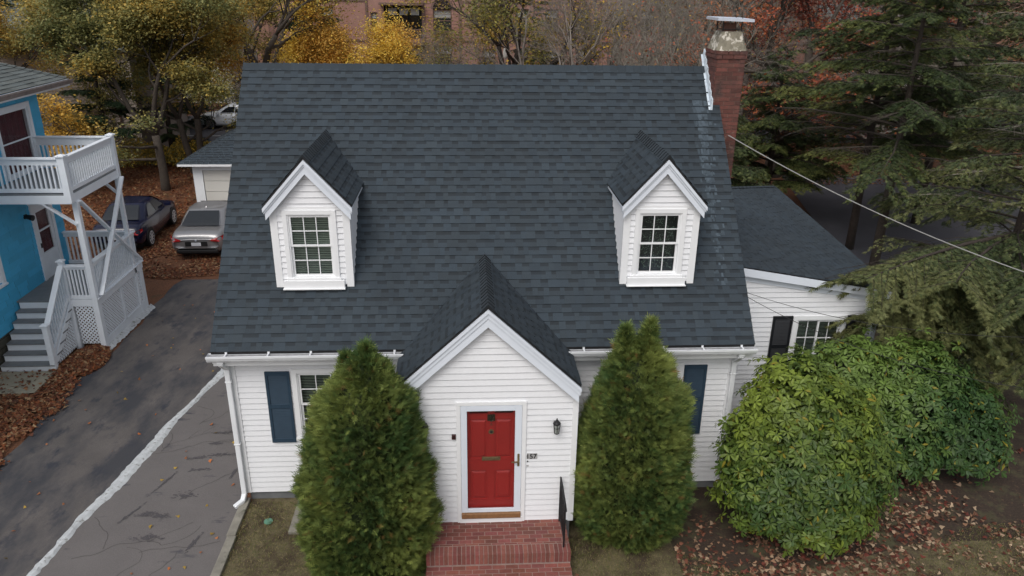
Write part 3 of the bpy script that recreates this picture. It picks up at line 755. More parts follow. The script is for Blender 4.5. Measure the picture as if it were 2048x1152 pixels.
m.box(mx-.335, mx-.325, my-.36, my+.36, 7.955, 8.00); m.prism([(mx-.33, 7.955), (mx+.33, 7.935), (mx+.33, 7.985), (mx-.33, 8.005)], 'y', my-.365, my-.36)
m.build('chimney_lid', MT['metal'], chim)
m = MB(); yv = cy0-.02
for i in range(7):    # stepped white flashing between roof and stack
    y0 = 2.80+i*.12; y1 = y0+.13; xa = cx0-.035-.003*(i % 2)
    m.hexa([(xa-.015, y0, roofz(y0)+.014), (xa+.02, y0, roofz(y0)+.014), (xa+.02, y1, roofz(y1)+.014), (xa-.015, y1, roofz(y1)+.014), (xa+.0, y0+.02, roofz(y0)+.20), (xa+.02, y0+.02, roofz(y0)+.20), (xa+.02, y1, roofz(y1)+.12), (xa, y1, roofz(y1)+.12)])
    m.poly([(xa-.05, y0, roofz(y0)+.018), (xa, y0, roofz(y0)+.018), (xa, y1, roofz(y1)+.018), (xa-.05, y1, roofz(y1)+.018)])
m.build('flashing', mat('chalky lead flashing', (.55, .62, .68), .6, noise=((12, .25),)), chim)

# right wing with low sloping roof
wz_ = lambda x: 3.59-.173*(x-4.99)
wm = MB()
siding(wm, (0, 2.0, 0), (1, 0, 0), (0, -1, 0), .10, 3.66, (lambda z: (4.2, min(7.76, max(4.2, 4.99+(3.55-z)/.173)))), holes=[(6.16, 7.08, 1.27, 2.47)])
siding(wm, (7.76, 0, 0), (0, 1, 0), (1, 0, 0), .10, 2.98, flat(2.0, 7.9))
siding(wm, (0, 7.9, 0), (1, 0, 0), (0, 1, 0), .10, 3.0, flat(4.2, 7.76))
wing = tag(wm.build('wing', MT['vinyl'], house), 'low side wing with black shutters')
wr = MB(); XE = 9.05; L_ = sqrt(1+.173**2)
X = lambda v: XE-v/L_
front = lambda v: 1.88 if X(v) < 8.0 else 1.88+(X(v)-8.0)/1.05*8.82
back = lambda v: 7.2+(X(v)-4.3)*.74
shingles(wr, (XE, 0, wz_(XE)), (0, 1, 0), (-1/L_, 0, .173/L_), 35, .14, front, back, seed=41, amp=.12, dark=.66, wmin=.12, wmax=.3)
wroof = wr.build('wing_roof', MT['shingle'], wing)
m = MB(); A = [(4.22, 1.89), (8.0, 1.89), (9.04, 10.6), (4.22, 7.1)]
m.hexa([(x, y, wz_(x)-.05) for x, y in A]+[(x, y, wz_(x)-.006) for x, y in A]); m.build('roof_deck', MT['blackplastic'], wroof)
m = MB(); x = 4.3
while x < 8.9:
    y = 7.2+(x-4.3)*.74; m.hexa([(x, y-.14, wz_(x)+.002), (x+.15, y-.03, wz_(x)+.002), (x+.15, y+.15, wz_(x)-.04), (x, y+.04, wz_(x)-.04), (x, y-.14, wz_(x)+.028), (x+.15, y-.03, wz_(x)+.018), (x+.15, y+.15, wz_(x)+.01), (x, y+.04, wz_(x)+.02)], (.8, .8, .8)); x += .15
m.build('ridge_cap', MT['shingle'], wroof)
m = MB()
m.hexa([(4.21, 1.86, wz_(4.21)-.17), (8.0, 1.86, wz_(8.0)-.17), (8.0, 1.885, wz_(8.0)-.17), (4.21, 1.885, wz_(4.21)-.17), (4.21, 1.86, wz_(4.21)-.02), (8.0, 1.86, wz_(8.0)-.02), (8.0, 1.885, wz_(8.0)-.02), (4.21, 1.885, wz_(4.21)-.02)])
m.hexa([(4.21, 1.97, wz_(4.21)-.30), (7.80, 1.97, wz_(7.80)-.30), (7.80, 2.0, wz_(7.80)-.30), (4.21, 2.0, wz_(4.21)-.30), (4.21, 1.97, wz_(4.21)-.17), (7.80, 1.97, wz_(7.80)-.17), (7.80, 2.0, wz_(7.80)-.17), (4.21, 2.0, wz_(4.21)-.17)])
m.box(7.70, 7.80, 1.975, 2.06, .1, 2.86)
m.build('wing_trim', MT['trim'], wing)
add_window(wing, (6.62, 2.0, 1.29), .90, 1.16, cas=.085, grid=(2, 3), mode='slider', blind=True, blind_to=1.0)
shutter(wing, 5.67, 6.065, 1.982, 1.18, 2.54, MT['black_shutter']); shutter(wing, 7.175, 7.57, 1.982, 1.18, 2.54, MT['black_shutter'])

# ================================================================== STOOP
stp = thing('brick_stoop', 'red brick stoop with two steps below the red front door', 'steps', (0, -1.6, 0))
def brickwork(mb, x0, x1, y0, y1, zt, seed):
    """running bond paving on top, courses parallel to X"""
    r2 = random.Random(seed); g = .012; bw, bl = .090, .190; y = y1; row = 0
    while y > y0+.02:
        ya = max(y-bw, y0); x = x0-(row % 2)*(bl+g)/2
        while x < x1:
            a, b = max(x, x0), min(x+bl, x1)
            if b-a > .02:
                c = r2.uniform(.72, 1.2); mb.box(a, b, ya+g, y, zt-.03, zt+r2.uniform(-.001, .0015), (c, c*r2.uniform(.9, 1.1), c*r2.uniform(.9, 1.12)))
            x += bl+g
        y -= bw; row += 1
def rowlock(mb, x0, x1, y0, y1, z0, z1, seed):
    r2 = random.Random(seed); x = x0
    while x < x1-.02:
        b = min(x+.055, x1); c = r2.uniform(.72, 1.22); j = r2.uniform(0, .004)
        mb.box(x, b, y0-j, y1, z0, z1+j*.5, (c, c*r2.uniform(.9, 1.1), c)); x += .068
m = MB()
brickwork(m, -.98, 1.24, -1.84, -1.26, .415, 1); rowlock(m, -.98, 1.24, -2.05, -1.85, .24, .417, 2)
mm = MB(); mm.box(-.975, 1.235, -2.045, -1.24, -.05, .412)
tp = m.build('landing', MT['brick'], keep and None, bevel=0); keep(tp, stp)
mo = mm.build('mortar_bed', MT['mortar'], None); mo.parent = tp
m = MB(); brickwork(m, -.98, 1.24, -2.33, -2.06, .215, 3); rowlock(m, -.98, 1.24, -2.43, -2.335, .04, .217, 4)
s2 = keep(m.build('step', MT['brick'], None), stp)
mm = MB(); mm.box(-.975, 1.235, -2.425, -2.045, -.05, .212); mo = mm.build('mortar_bed', MT['mortar'], None); mo.parent = s2
m = MB(); X0 = 1.14
m.tube([(X0, -1.30, 1.26), (X0, -1.42, 1.27), (X0, -1.95, 1.20), (X0+.01, -1.97, 1.12)], .014, 8)
m.tube([(X0, -1.32, .42), (X0, -1.32, 1.27)], .014, 8); m.tube([(X0, -1.93, .42), (X0, -1.93, 1.20)], .014, 8); m.tube([(X0, -1.32, .55), (X0, -1.93, .53)], .009, 6)
hr = tag(keep(m.build('handrail', MT['iron'], None), stp), 'black iron handrail')
for i in range(1, 6):
    y = -1.32-.61*i/6; m = MB(); m.tube([(X0, y, .55), (X0, y, 1.26-.07*i/6)], .0075, 6); b = m.build('baluster', MT['iron'], None); b.parent = hr
    
m = MB(); m.tube([(-3.72, -.62, .0), (-3.72, -.62, .022)], .075, 20); m.tube([(-3.72, -.62, .022), (-3.72, -.62, .032)], .05, 20)
tag(m.build('drain_lid', MT['greenlid'], bevel=.004), 'small round green plastic lid in the thin grass by the house corner', 'lid')
m = MB(); m.box(-3.32, -3.05, -.95, -.06, -.02, .05); m.box(-3.02, -2.75, -.9, -.06, -.02, .045)
tag(m.build('bed_edging', MT['concrete'], bevel=.01), 'weathered concrete block edging beside the left clipped evergreen', 'edging')

# ================================================================== BLUE NEIGHBOUR HOUSE AND PORCH
WX = -11.3; BY0, BY1 = -1.0, 9.27
bh = thing('blue_house', 'bright blue shingled house with grey hip roof at the left edge', 'house', (-15, 4, 0))
bp = lambda o: keep(o, bh)
m = MB()
def seg_holes(y0, y1, z0, z1): return (y0, y1, z0, z1)
BH = [(7.30, 8.72, 4.0, 5.55), (7.90, 8.72, 1.15, 3.12), (4.9, 6.12, 1.75, 3.0)]
def blue_wall(mb, O, U, N, L_, z0, z1, holes, seed):
    """exposed painted shingles, real laps and joints"""
    r2 = random.Random(seed); O = V(*O); U = V(*U); N = V(*N); z = z0; ex = .148
    while z < z1:
        zb = min(z+ex, z1); u = -r2.random()*.3
        while u < L_:
            w = r2.uniform(.35, .75); a, b = max(0, u), min(L_, u+w-.006); u += w
            if b-a < .01: continue
            segs = [(a, b)]
            for h in holes:
                if min(zb, h[3])-max(z, h[2]) > .5*ex:
                    new = []
                    for p, q in segs:
                        if h[1] <= p or h[0] >= q: new.append((p, q)); continue
                        if h[0] > p: new.append((p, h[0]))
                        if h[1] < q: new.append((h[1], q))
                    segs = new
            c = r2.uniform(.9, 1.08); k = .012+r2.uniform(0, .003)
            for p, q in segs:
                P = lambda uu, zz, n: O+U*uu+V(0, 0, zz)+N*n
                mb.poly([P(p, z, k), P(q, z, k), P(q, zb, .001), P(p, zb, .001)], (c, c, c)); mb.poly([P(p, z, -.002), P(q, z, -.002), P(q, z, k), P(p, z, k)], (c*.5,)*3)
        z = zb
blue_wall(m, (WX, BY0, 0), (0, 1, 0), (1, 0, 0), BY1-BY0, .62, 6.0, [(a-BY0, b-BY0, c, d) for a, b, c, d in BH], 1)
bw = bp(m.build('wall', MT['blue']))
m = MB(); blue_wall(m, (-22, BY1, 0), (1, 0, 0), (0, 1, 0), 22+WX, .62, 6.0, [], 2); bp(m.build('wall', MT['blue']))
m = MB(); blue_wall(m, (-22, BY0, 0), (1, 0, 0), (0, -1, 0), 22+WX, .62, 6.0, [], 3); bp(m.build('wall', MT['blue']))
m = MB(); r2 = random.Random(12); z = -.5      # block foundation
m.box(-21.9, WX-.06, BY0+.06, BY1-.06, -.6, .61, (.6, .6, .6))
while z < .6:
    y = BY0-r2.random()*.3
    while y < BY1:
        l = r2.uniform(.32, .55); c = r2.uniform(.6, 1.3); a, b = max(y, BY0), min(y+l-.02, BY1); y += l
        if b-a > .05: m.box(WX-.08, WX-.03+r2.uniform(0, .012), a, b, z, min(z+.19, .615), (c, c*.98, c*.9))
    z += .21
bp(m.build('foundation', MT['stone'], bevel=.008))
# hip roof
ex0, ey0, ey1, ez = -10.72, BY0-.5, 9.85, 6.06; pt = tan(radians(24))
HW = 5.8; hyp = sqrt(1+pt*pt); m = MB(); nc = int(HW*hyp/.145); s_ = pt/hyp; c_ = 1/hyp
hipf = lambda v: v*c_
shingles(m, (ex0, ey0, ez), (0, 1, 0), (-c_, 0, s_), nc, .145, lambda v: hipf(v), lambda v: (ey1-ey0)-hipf(v) if (ey1-ey0)-hipf(v) > hipf(v) else hipf(v), seed=51, wmin=.2, wmax=.5, dark=.85, amp=.12)
shingles(m, (ex0, ey1, ez), (-1, 0, 0), (0, -c_, s_), nc, .145, hipf, lambda v: 11.6-hipf(v), seed=52, wmin=.2, wmax=.5, dark=.85, amp=.12)
shingles(m, (ex0, ey0, ez), (-1, 0, 0), (0, c_, s_), nc, .145, hipf, lambda v: 11.6-hipf(v), seed=53, wmin=.2, wmax=.5, dark=.85, flip=True)
br = bp(m.build('roof', MT['shingle2']))
m = MB(); a = V(ex0, ey1, ez+.01)
for i in range(40):
    p = a+V(-1, -1, pt)*(.13*i); q = a+V(-1, -1, pt)*(.13*(i+1))
    for d in (V(-.13, 0, -.0), V(0, -.13, -.0)):
        m.poly([p+V(0, 0, .035), q+V(0, 0, .02), q+d+V(0, 0, .0), p+d+V(0, 0, .015)], (.9, .9, .9))
m.build('hip_cap', MT['shingle2'], br).matrix_parent_inverse = Matrix.Identity(4)
m = MB()
m.box(WX-.02, ex0+.02, BY0, ey1-.02, 5.88, 5.91); m.box(ex0-.0, ex0+.025, ey0, ey1, 5.88, ez-.012); m.box(-22, ex0, ey1-.02, ey1+.005, 5.88, ez-.012); m.box(-22, WX, BY1, ey1-.02, 5.88, 5.91)
bp(m.build('eave', MT['porch_white']))
m = MB(); pr = [(.0, .0), (.0, -.10), (.08, -.10), (.115, .0)]
for (a, b) in zip(pr[:-1], pr[1:]): m.poly([(ex0+.026+a[0], ey0, ez+a[1]-.02), (ex0+.026+a[0], ey1, ez+a[1]-.02), (ex0+.026+b[0], ey1, ez+b[1]-.02), (ex0+.026+b[0], ey0, ez+b[1]-.02)])
m.box(ex0+.135, ex0+.15, ey0, ey1, ez-.035, ez-.01)
bp(m.build('gutter', mat('old copper gutter', (.20, .17, .16), .5, noise=((6, .4),))))
# windows and door on the side wall (local -y turned to face +X)
def bwin(yc, z, w, h, **k):
    o = add_window(None, (0, 0, 0), w, h, **k); o.parent = bh; o.matrix_parent_inverse = Matrix.Translation(-bh.location); o.location = (WX, yc, z); o.rotation_euler = (0, 0, pi/2); return o
bwin(8.01, 4.02, 1.36, 1.50, cas=.11, grid=(1, 1), blind=False, curtain='curtain', frame='porch_white')
bwin(5.51, 1.78, 1.15, 1.18, cas=.11, grid=(1, 1), blind=True, frame='porch_white')
m = MB(); yc = 8.31; hw = .40
m.box(WX-.05, WX+.035, yc-hw-.12, yc-hw, 1.15, 3.20); m.box(WX-.05, WX+.035, yc+hw, yc+hw+.12, 1.15, 3.20); m.box(WX-.05, WX+.037, yc-hw, yc+hw, 3.08, 3.20); m.box(WX-.0, WX+.07, yc-hw-.15, yc+hw+.15, 3.20, 3.24)
df = bp(m.build('door_frame', MT['porch_white']))
m = MB(); x0, x1 = WX-.03, WX+.01; a, b = yc-hw+.01, yc+hw-.01
m.box(x0, x1, a, a+.11, 1.17, 3.06); m.box(x0, x1, b-.11, b, 1.17, 3.06)
for (p, q) in ((1.17, 1.85), (2.42, 2.46), (2.93, 3.06)): m.box(x0, x1, a+.11, b-.11, p, q)
sdoor = bp(tag(m.build('side_door', MT['porch_white']), 'white half-glazed side door'))
m = MB(); m.box(x0+.012, x0+.018, a+.11, b-.11, 1.85, 2.42); m.box(x0+.012, x0+.018, a+.11, b-.11, 2.46, 2.93); o = m.build('glass_pane', MT['glass'], sdoor); o.matrix_parent_inverse = Matrix.Translation(-bh.location)@Matrix.Translation(bh.location)
m = MB(); m.box(x0-.25, x0-.02, a+.05, b-.05, 1.8, 3.0); m.build('door_curtain', MT['curtain'], sdoor)
m = MB(); m.box(x1, x1+.03, a+.02, a+.06, 2.02, 2.14); m.build('door_handle', MT['iron'], sdoor)
m = MB(); m.box(WX, WX+.05, 7.50, 7.60, 2.93, 3.03); m.tube([(WX+.04, 7.55, 2.98), (WX+.22, 7.52, 2.95)], [.05, .075], 10); bp(m.build('flood_lamp', MT['blackplastic']))

pc = thing('porch', 'white two-level wooden porch with grey stairs and lattice base against the blue house', 'porch', (-10.3, 7.6, 0))
pq = lambda o: keep(o, pc)
PX0, PX1, PY0, PY1 = WX, -9.4, 6.42, 9.1; FL, UF = 1.17, 3.92; UY0, UY1 = 6.12, 8.78
def rail(a, b, zb_, zt_, name='railing', nb=None, wide=.14, dep=.05, bz=.08):
    """railing from a to b (x,y); zb_ floor z at a/b, zt_ top z at a/b"""
    a = V(*a); b = V(*b); L_ = (b-a).length; m = MB()
    A = lambda t, z: V(a.x+(b.x-a.x)*t, a.y+(b.y-a.y)*t, z)
    z0a, z0b = zb_; z1a, z1b = zt_
    m.bar(A(0, z1a), A(1, z1b), .13, .035); m.bar(A(0, z1a-wide/2-.012), A(1, z1b-wide/2-.012), .035, wide); m.bar(A(0, z0a+bz), A(1, z0b+bz), .05, .085)
    o = pq(m.build(name, MT['porch_white']))
    n = nb or int(L_/.105)
    for i in range(n):
        t = (i+.5)/n; m = MB(); za = z0a+(z0b-z0a)*t+bz+.03; zc = z1a+(z1b-z1a)*t-.10
        p = A(t, za); q = A(t, zc); m.box(p.x-.018, p.x+.018, p.y-.018, p.y+.018, za, zc)
        bb = m.build('baluster', MT['porch_white'], o)
    return o
def post(x, y, z0, z1, w=.12, cap=False):
    m = MB(); m.box(x-w/2, x+w/2, y-w/2, y+w/2, z0, z1)
    if cap:
        m.box(x-w/2-.03, x+w/2+.03, y-w/2-.03, y+w/2+.03, z1, z1+.03); m.hexa([(x-w/2-.01, y-w/2-.01, z1+.03), (x+w/2+.01, y-w/2-.01, z1+.03), (x+w/2+.01, y+w/2+.01, z1+.03), (x-w/2-.01, y+w/2+.01, z1+.03), (x-.02, y-.02, z1+.06), (x+.02, y-.02, z1+.06), (x+.02, y+.02, z1+.06), (x-.02, y+.02, z1+.06)])
    return pq(m.build('post', MT['porch_white'], bevel=.004))
# upper deck
post(PX1, UY0+.05, UF-.2, 4.78, .15, True); post(PX1, UY1-.05, UF-.2, 4.78, .13, True)
rail((PX1, UY0+.13), (PX1, UY1-.12), (UF, UF), (4.74, 4.74)); rail((WX+.02, UY0+.05), (PX1-.08, UY0+.05), (UF, UF), (4.74, 4.74)); rail((WX+.02, UY1-.05), (PX1-.08, UY1-.05), (UF, UF), (4.74, 4.74), wide=.20)
m = MB()
for i in range(13): m.box(WX+.01, PX1+.02, UY0+.02+i*.204, UY0+.02+i*.204+.197, UF-.03, UF)
pq(m.build('deck_floor', MT['deck_grey']))
m = MB(); m.box(PX1-.0, PX1+.045, UY0-.02, UY1+.02, UF-.22, UF-.032); m.box(WX, PX1, UY0-.02, UY0+.025, UF-.22, UF-.032); m.box(WX, PX1, UY1-.025, UY1+.02, UF-.22, UF-.032)
for i in range(6): m.box(WX+.01, PX1-.002, UY0+.3+i*.4, UY0+.34+i*.4, UF-.20, UF-.034)
pq(m.build('deck_beam', MT['porch_white']))
m = MB(); m.box(WX, PX1+.04, PY0-.0, PY1, FL-.035, FL)
pq(m.build('landing_floor', MT['deck_grey']))
m = MB(); m.box(PX1-.0, PX1+.05, PY0-.04, PY1+.03, FL-.13, FL+.045); m.box(-10.08, PX1, PY0-.05, PY0, FL-.13, FL+.045); m.box(WX, PX1, PY1, PY1+.03, FL-.13, FL+.02); m.box(PX1-.05, PX1+.09, PY0-.06, PY1+.05, FL+.045, FL+.065)
pq(m.build('landing_beam', MT['porch_white']))
# posts down to the ground, braces
post(PX1, PY0-.03, -.3, UF-.22, .125); post(PX1, UY1-.1, -.4, UF-.22, .10); post(-10.02, PY0, -.2, FL-.02, .12)
def brace(a, b, w=.10):
    m = MB(); m.bar(a, b, .05, w, up=(1, 0, 0) if abs(a[0]-b[0]) < .2 else (0, 1, 0)); return pq(m.build('brace', MT['porch_white']))
bx = PX1+.075
brace((bx, PY0, 3.70), (bx, PY1-.05, FL+.13)); brace((bx+.052, UY1-.1, 3.72), (bx+.052, PY0+.05, FL+.12)); brace((-10.05, UY0+.02, 3.74), (PX1-.03, PY0-.10, 3.15), .08); brace((-10.0, UY1, 3.74), (PX1-.02, UY1-.1, 3.25), .08)
# lower rails and stairs
rail((PX1, PY0+.08), (PX1, PY1-.08), (FL+.02, FL+.02), (2.12, 2.12), wide=.10)
rail((-9.98, PY0), (PX1-.08, PY0), (FL+.02, FL+.02), (2.08, 2.08), nb=6, wide=.08); rail((WX+.04, PY1-.05), (PX1-.08, PY1-.05), (FL, FL), (2.10, 2.10), wide=.12)
NX = -10.04; sy0, nst = 5.16, 7; rise = (FL+.11)/nst; run_ = (PY0-sy0)/(nst-1)
post(NX, PY0-.02, FL-.1, 2.20, .11, True); post(NX, sy0+.03, -.05, 1.06, .12, True)
rail((NX, sy0+.10), (NX, PY0-.08), (.22, FL+.02), (1.02, 2.10), nb=10, wide=.07)
for i in range(nst-1):
    z = -.11+rise*(i+1); y = sy0+run_*i
    m = MB(); m.box(WX+.06, NX+.05, y-.03, y+run_+.02, z-.03, z, (1, 1, 1), 0); m.box(WX+.06, NX+.03, y, y+.02, z-rise-.0, z-.031, (1, 1, 1), 1)
    pq(m.build('stair_step', [MT['deck_grey'], MT['porch_white']]))
m = MB(); m.box(WX+.06, NX+.03, PY0-.002, PY0+.018, FL-rise, FL-.036); pq(m.build('riser', MT['porch_white']))
# lattice skirts
def lattice(P0, U, L_, z0, z1, top=None, nm='lattice_panel'):
    """diagonal lattice in the vertical plane P0+u*U; top(u) optional sloping upper limit"""
    m = MB(); P0 = V(*P0); U = V(*U); N = U.cross(V(0, 0, 1)); sp_ = .098; w = .034
    tp = top or (lambda u: z1)
    for sg in (-1, 1):
        c = -8
        while c < 8:
            # line z = z0 + sg*(u) + c
            us = [i*L_/160 for i in range(161)]; ins = [u for u in us if z0 <= z0+sg*u+c <= tp(u)]
            if len(ins) > 2:
                a, b = ins[0], ins[-1]; k = .004*sg
                p = P0+U*a+V(0, 0, z0+sg*a+c)+N*k; q = P0+U*b+V(0, 0, z0+sg*b+c)+N*k; d = (q-p).normalized(); s2 = d.cross(N)*w/2
                m.hexa([p-s2-N*.003, q-s2-N*.003, q+s2-N*.003, p+s2-N*.003, p-s2+N*.003, q-s2+N*.003, q+s2+N*.003, p+s2+N*.003])
            c += sp_
    return pq(m.build(nm, MT['porch_white']))
lx = PX1+.01; lattice((lx, PY0+.12, 0), (0, 1, 0), 1.12, .13, FL-.14); lattice((lx, PY0+1.34, 0), (0, 1, 0), 1.16, .10, FL-.14)
lattice((-9.93, PY0-.02, 0), (1, 0, 0), .44, .02, FL-.14); lattice((NX, sy0+.12, 0), (0, 1, 0), 1.1, -.02, 1, top=lambda u: max(.0, -.02+u*.86))
m = MB(); m.box(lx-.02, lx+.03, PY0+.03, PY0+.12, -.15, FL-.13); m.box(lx-.02, lx+.03, PY0+1.24, PY0+1.34, .10, FL-.13); m.box(lx-.02, lx+.03, PY1-.18, PY1, -.3, FL-.13); m.box(lx-.02, lx+.03, PY0+.12, PY1-.18, -.35, .12); m.box(lx-.02, lx+.03, PY0+.12, PY1-.18, FL-.15, FL-.13)
m.bar((NX+.02, sy0+.02, .02), (NX+.02, PY0, FL-.08), .04, .16)
pq(m.build('skirt_board', MT['porch_white']))
r2 = random.Random(3); m = MB(); y = PY0-.15; pr = None      # slopped concrete footing along the skirt
while y < PY1+.2:
    w = .13+r2.uniform(-.03, .03); z = gz(y); cur = (y, w, z)
    if pr: m.poly([(lx+.03, pr[0], pr[2]+.10), (lx+.03+pr[1], pr[0], pr[2]+.012), (lx+.03+cur[1], y, z+.012), (lx+.03, y, z+.10)])
    pr = cur; y += .08
pq(m.build('footing', MT['lime'], smooth=True))
m = MB(); m.box(-11.25, -9.95, 4.05, 5.08, -.25, -.045)
tag(m.build('concrete_pad', MT['slab'], bevel=.01), 'worn pale concrete pad with fallen leaves at the foot of the grey stairs', 'slab')

# ================================================================== GARAGE, FAR HOUSES, APARTMENTS
ga = thing('garage', 'white detached garage with low dark hip roof behind the house', 'garage', (-8.5, 20.5, -.42)); gk = lambda o: keep(o, ga)
G0, G1, GY = -10.85, -5.2, 18.2
m = MB(); m.box(G0, G0+.36, GY, GY+.1, -.6, 1.93); m.box(G0+.02, G1, GY+.11, GY+5.5, -.6, 1.93); m.box(-7.4, G1, GY, GY+.1, -.6, 1.93); m.box(G0+.36, -7.4, GY, GY+.1, 1.66, 1.93)
gk(m.build('wall', MT['white']))
m = MB()
for i in range(5): m.box(G0+.38, -7.42, GY+.03, GY+.075, -.44+i*.42, -.44+i*.42+.405)
gk(m.build('garage_door', mat('cream garage door', (.62, .60, .55), .5)))
m = MB(); gx0, gx1, gy0, gy1, gze = G0-.45, G1+.3, GY-.35, GY+5.8, 1.97; p2 = tan(radians(27)); hy = sqrt(1+p2*p2)
shingles(m, (gx0, gy0, gze), (1, 0, 0), (0, 1/hy, p2/hy), 24, .145, lambda v: v/hy, lambda v: (gx1-gx0)-v/hy if (gx1-gx0) > 2*v/hy else v/hy, seed=61)
shingles(m, (gx0, gy1, gze), (0, -1, 0), (1/hy, 0, p2/hy), 22, .145, lambda v: v/hy, lambda v: (gy1-gy0)-v/hy if (gy1-gy0) > 2*v/hy else v/hy, seed=62)
gk(m.build('roof', MT['shingle']))
m = MB(); m.box(gx0, gx1, gy0, gy0+.03, 1.88, 1.965); m.box(gx0, gx0+.03, gy0, gy1, 1.88, 1.965); m.box(gx0, gx1, gy0+.03, gy1, 1.90, 1.93)
gk(m.build('eave', MT['white']))

def clap_house(name, label, x0, x1, y0, y1, h, mt, base=-.46, rh=2.2, rmat='shingle2', wins=()):
    t = thing(name, label, 'house', ((x0+x1)/2, (y0+y1)/2, base)); kk = lambda o: keep(o, t)
    m = MB()
    siding(m, (0, y0, 0), (1, 0, 0), (0, -1, 0), base, base+h, flat(x0, x1), ex=.16, lip=.03); siding(m, (x1, 0, 0), (0, 1, 0), (1, 0, 0), base, base+h, flat(y0, y1), ex=.16, lip=.03)
    siding(m, (x0, 0, 0), (0, 1, 0), (-1, 0, 0), base, base+h, flat(y0, y1), ex=.3, lip=.03); m.box(x0+.02, x1-.02, y0+.02, y1-.02, base-.3, base+h-.01)
    w = kk(m.build('wall', mt))
    m = MB(); ym = (y0+y1)/2; zb = base+h; o_ = .4
    m.prism([(y0-o_, zb), (ym, zb+rh), (y1+o_, zb), (y1+o_, zb-.1), (y0-o_, zb-.1)], 'x', x0-.3, x1+.3); kk(m.build('roof', MT[rmat]))
    for (cx, cz, ww, hh) in wins:
        f = MB(); f.box(cx-ww/2-.1, cx+ww/2+.1, y0-.06, y0+.02, cz-.1, cz+hh+.1); fo = kk(f.build('window', MT['white']))
        g = MB(); g.box(cx-ww/2, cx+ww/2, y0-.07, y0-.05, cz, cz+hh/2-.03); g.box(cx-ww/2, cx+ww/2, y0-.07, y0-.05, cz+hh/2+.03, cz+hh); go = g.build('glass_pane', MT['glass'], fo)
    return t
bg_ = clap_house('beige_house', 'beige clapboard house with a lit porch lamp seen behind the blue house', -24.5, -17.4, 30, 37, 5.6, MT['beige'], rh=1.8)
m = MB()     # recessed entry with a dark door, lamp and gutter pipe
m.box(-21.3, -19.0, 29.0, 30.0, 2.02, 2.2); m.box(-21.35, -21.22, 29.0, 29.98, -.4, 2.02); keep(m.build('porch_hood', MT['aptband']), bg_)
m = MB(); m.box(-21.2, -20.85, 29.93, 29.96, -.35, 1.8); keep(m.build('door', mat('dark brown door', (.06, .03, .025), .6)), bg_)
m = MB(); m.box(-19.9, -19.75, 29.85, 29.96, .9, 1.25); keep(m.build('mailbox', MT['blackplastic']), bg_)
m = MB(); m.tube([(-18.3, 29.9, -.4), (-18.3, 29.9, 5)], .06, 8); keep(m.build('downspout', MT['aptband']), bg_)
m = MB(); m.tube([(-20.75, 29.88, 1.40), (-20.75, 29.88, 1.56)], .07, 10); keep(m.build('porch_lamp', MT['lampglow']), bg_)
clap_house('pale_house', 'pale clapboard house glimpsed through the maples across the street', -24.5, -18.2, 50, 58, 6.5, mat('pale siding', (.58, .57, .52), .7), wins=[(-22.5, 1, 1, 1.6), (-20.2, 1, 1, 1.6), (-22.5, 3.8, 1, 1.6), (-20.2, 3.8, 1, 1.6)])
clap_house('grey_house', 'grey house with a flat pale eave behind the far left pines', -34, -26.5, 44, 52, 5.4, mat('grey siding', (.30, .29, .28), .7), wins=[(-30, 1, 1, 1.5)])
clap_house('tan_house', 'tan house far behind the hemlocks at the right edge', 30, 40, 52, 60, 5.4, mat('tan siding', (.28, .22, .17), .7), wins=[(33, 1, 1.2, 1.5), (37, 1, 1.2, 1.5)])

ap = thing('apartment_building', 'pinkish brick apartment block with arched window and balconies beyond the trees', 'apartment block', (8, 64, -.46)); ak = lambda o: keep(o, ap)
m = MB(); AY = 58.0
# facade pieces with window openings left open (piers and spandrels)
def facade(mb, x0, x1, z0, z1, holes):
    xs = sorted(set([x0, x1]+[h[0] for h in holes]+[h[1] for h in holes])); zs_ = sorted(set([z0, z1]+[h[2] for h in holes]+[h[3] for h in holes]))
    for a, b in zip(xs[:-1], xs[1:]):
        for c, d in zip(zs_[:-1], zs_[1:]):
            cx_, cz_ = (a+b)/2, (c+d)/2
            if any(h[0] < cx_ < h[1] and h[2] < cz_ < h[3] for h in holes): continue
            mb.poly([(a, AY, c), (b, AY, c), (b, AY, d), (a, AY, d)])
wl = []     # windows: (x0,x1,z0,z1)
wl += [(-3.05, -1.45, 4.45, 6.30), (-3.05, -1.45, 1.5, 3.35), (-8.35, -7.75, 4.6, 6.0), (-8.35, -7.75, 1.6, 3.0)]
bay = [(-7.2, -4.0, 3.9, 6.55), (-7.2, -4.0, .6, 3.25)]
xx = -12.8
for x in (-15, -12.6, 1.2, 4.0, 6.6, 9.4, 12.4, 15, 18, 20.6, 23.4, 26.4): wl += [(x, x+1.15, 4.6, 6.4), (x, x+1.15, 1.3, 3.1), (x, x+1.15, 8.0, 9.8)]
facade(m, -17, 30, -1, 12, wl+bay)
z = -.8
while z < 9:
    m.box(-17, 30, AY-.015, AY-.002, z, z+.03) if z > 99 else None; z += .4
m.box(-16.99, 29.99, AY+.5, AY+12, -1, 12); 
aw = ak(m.build('wall', MT['aptbrick']))
m = MB()
for z in (3.62, 6.85, 7.4): m.box(-17, -8.6, AY-.07, AY-.002, z, z+.16); m.box(-.6, 30, AY-.07, AY-.002, z, z+.16)
m.box(-4.0, -3.7, AY-.06, AY-.002, -1, 12); m.box(-.85, -.6, AY-.08, AY-.002, -1, 12); m.box(-8.75, -8.55, AY-.1, AY-.002, -1, 12)
for z in (3.45, 6.62): m.box(-7.5, -3.85, AY-1.2, AY+.1, z, z+.18)
ak(m.build('stone_band', MT['aptband']))
m = MB()
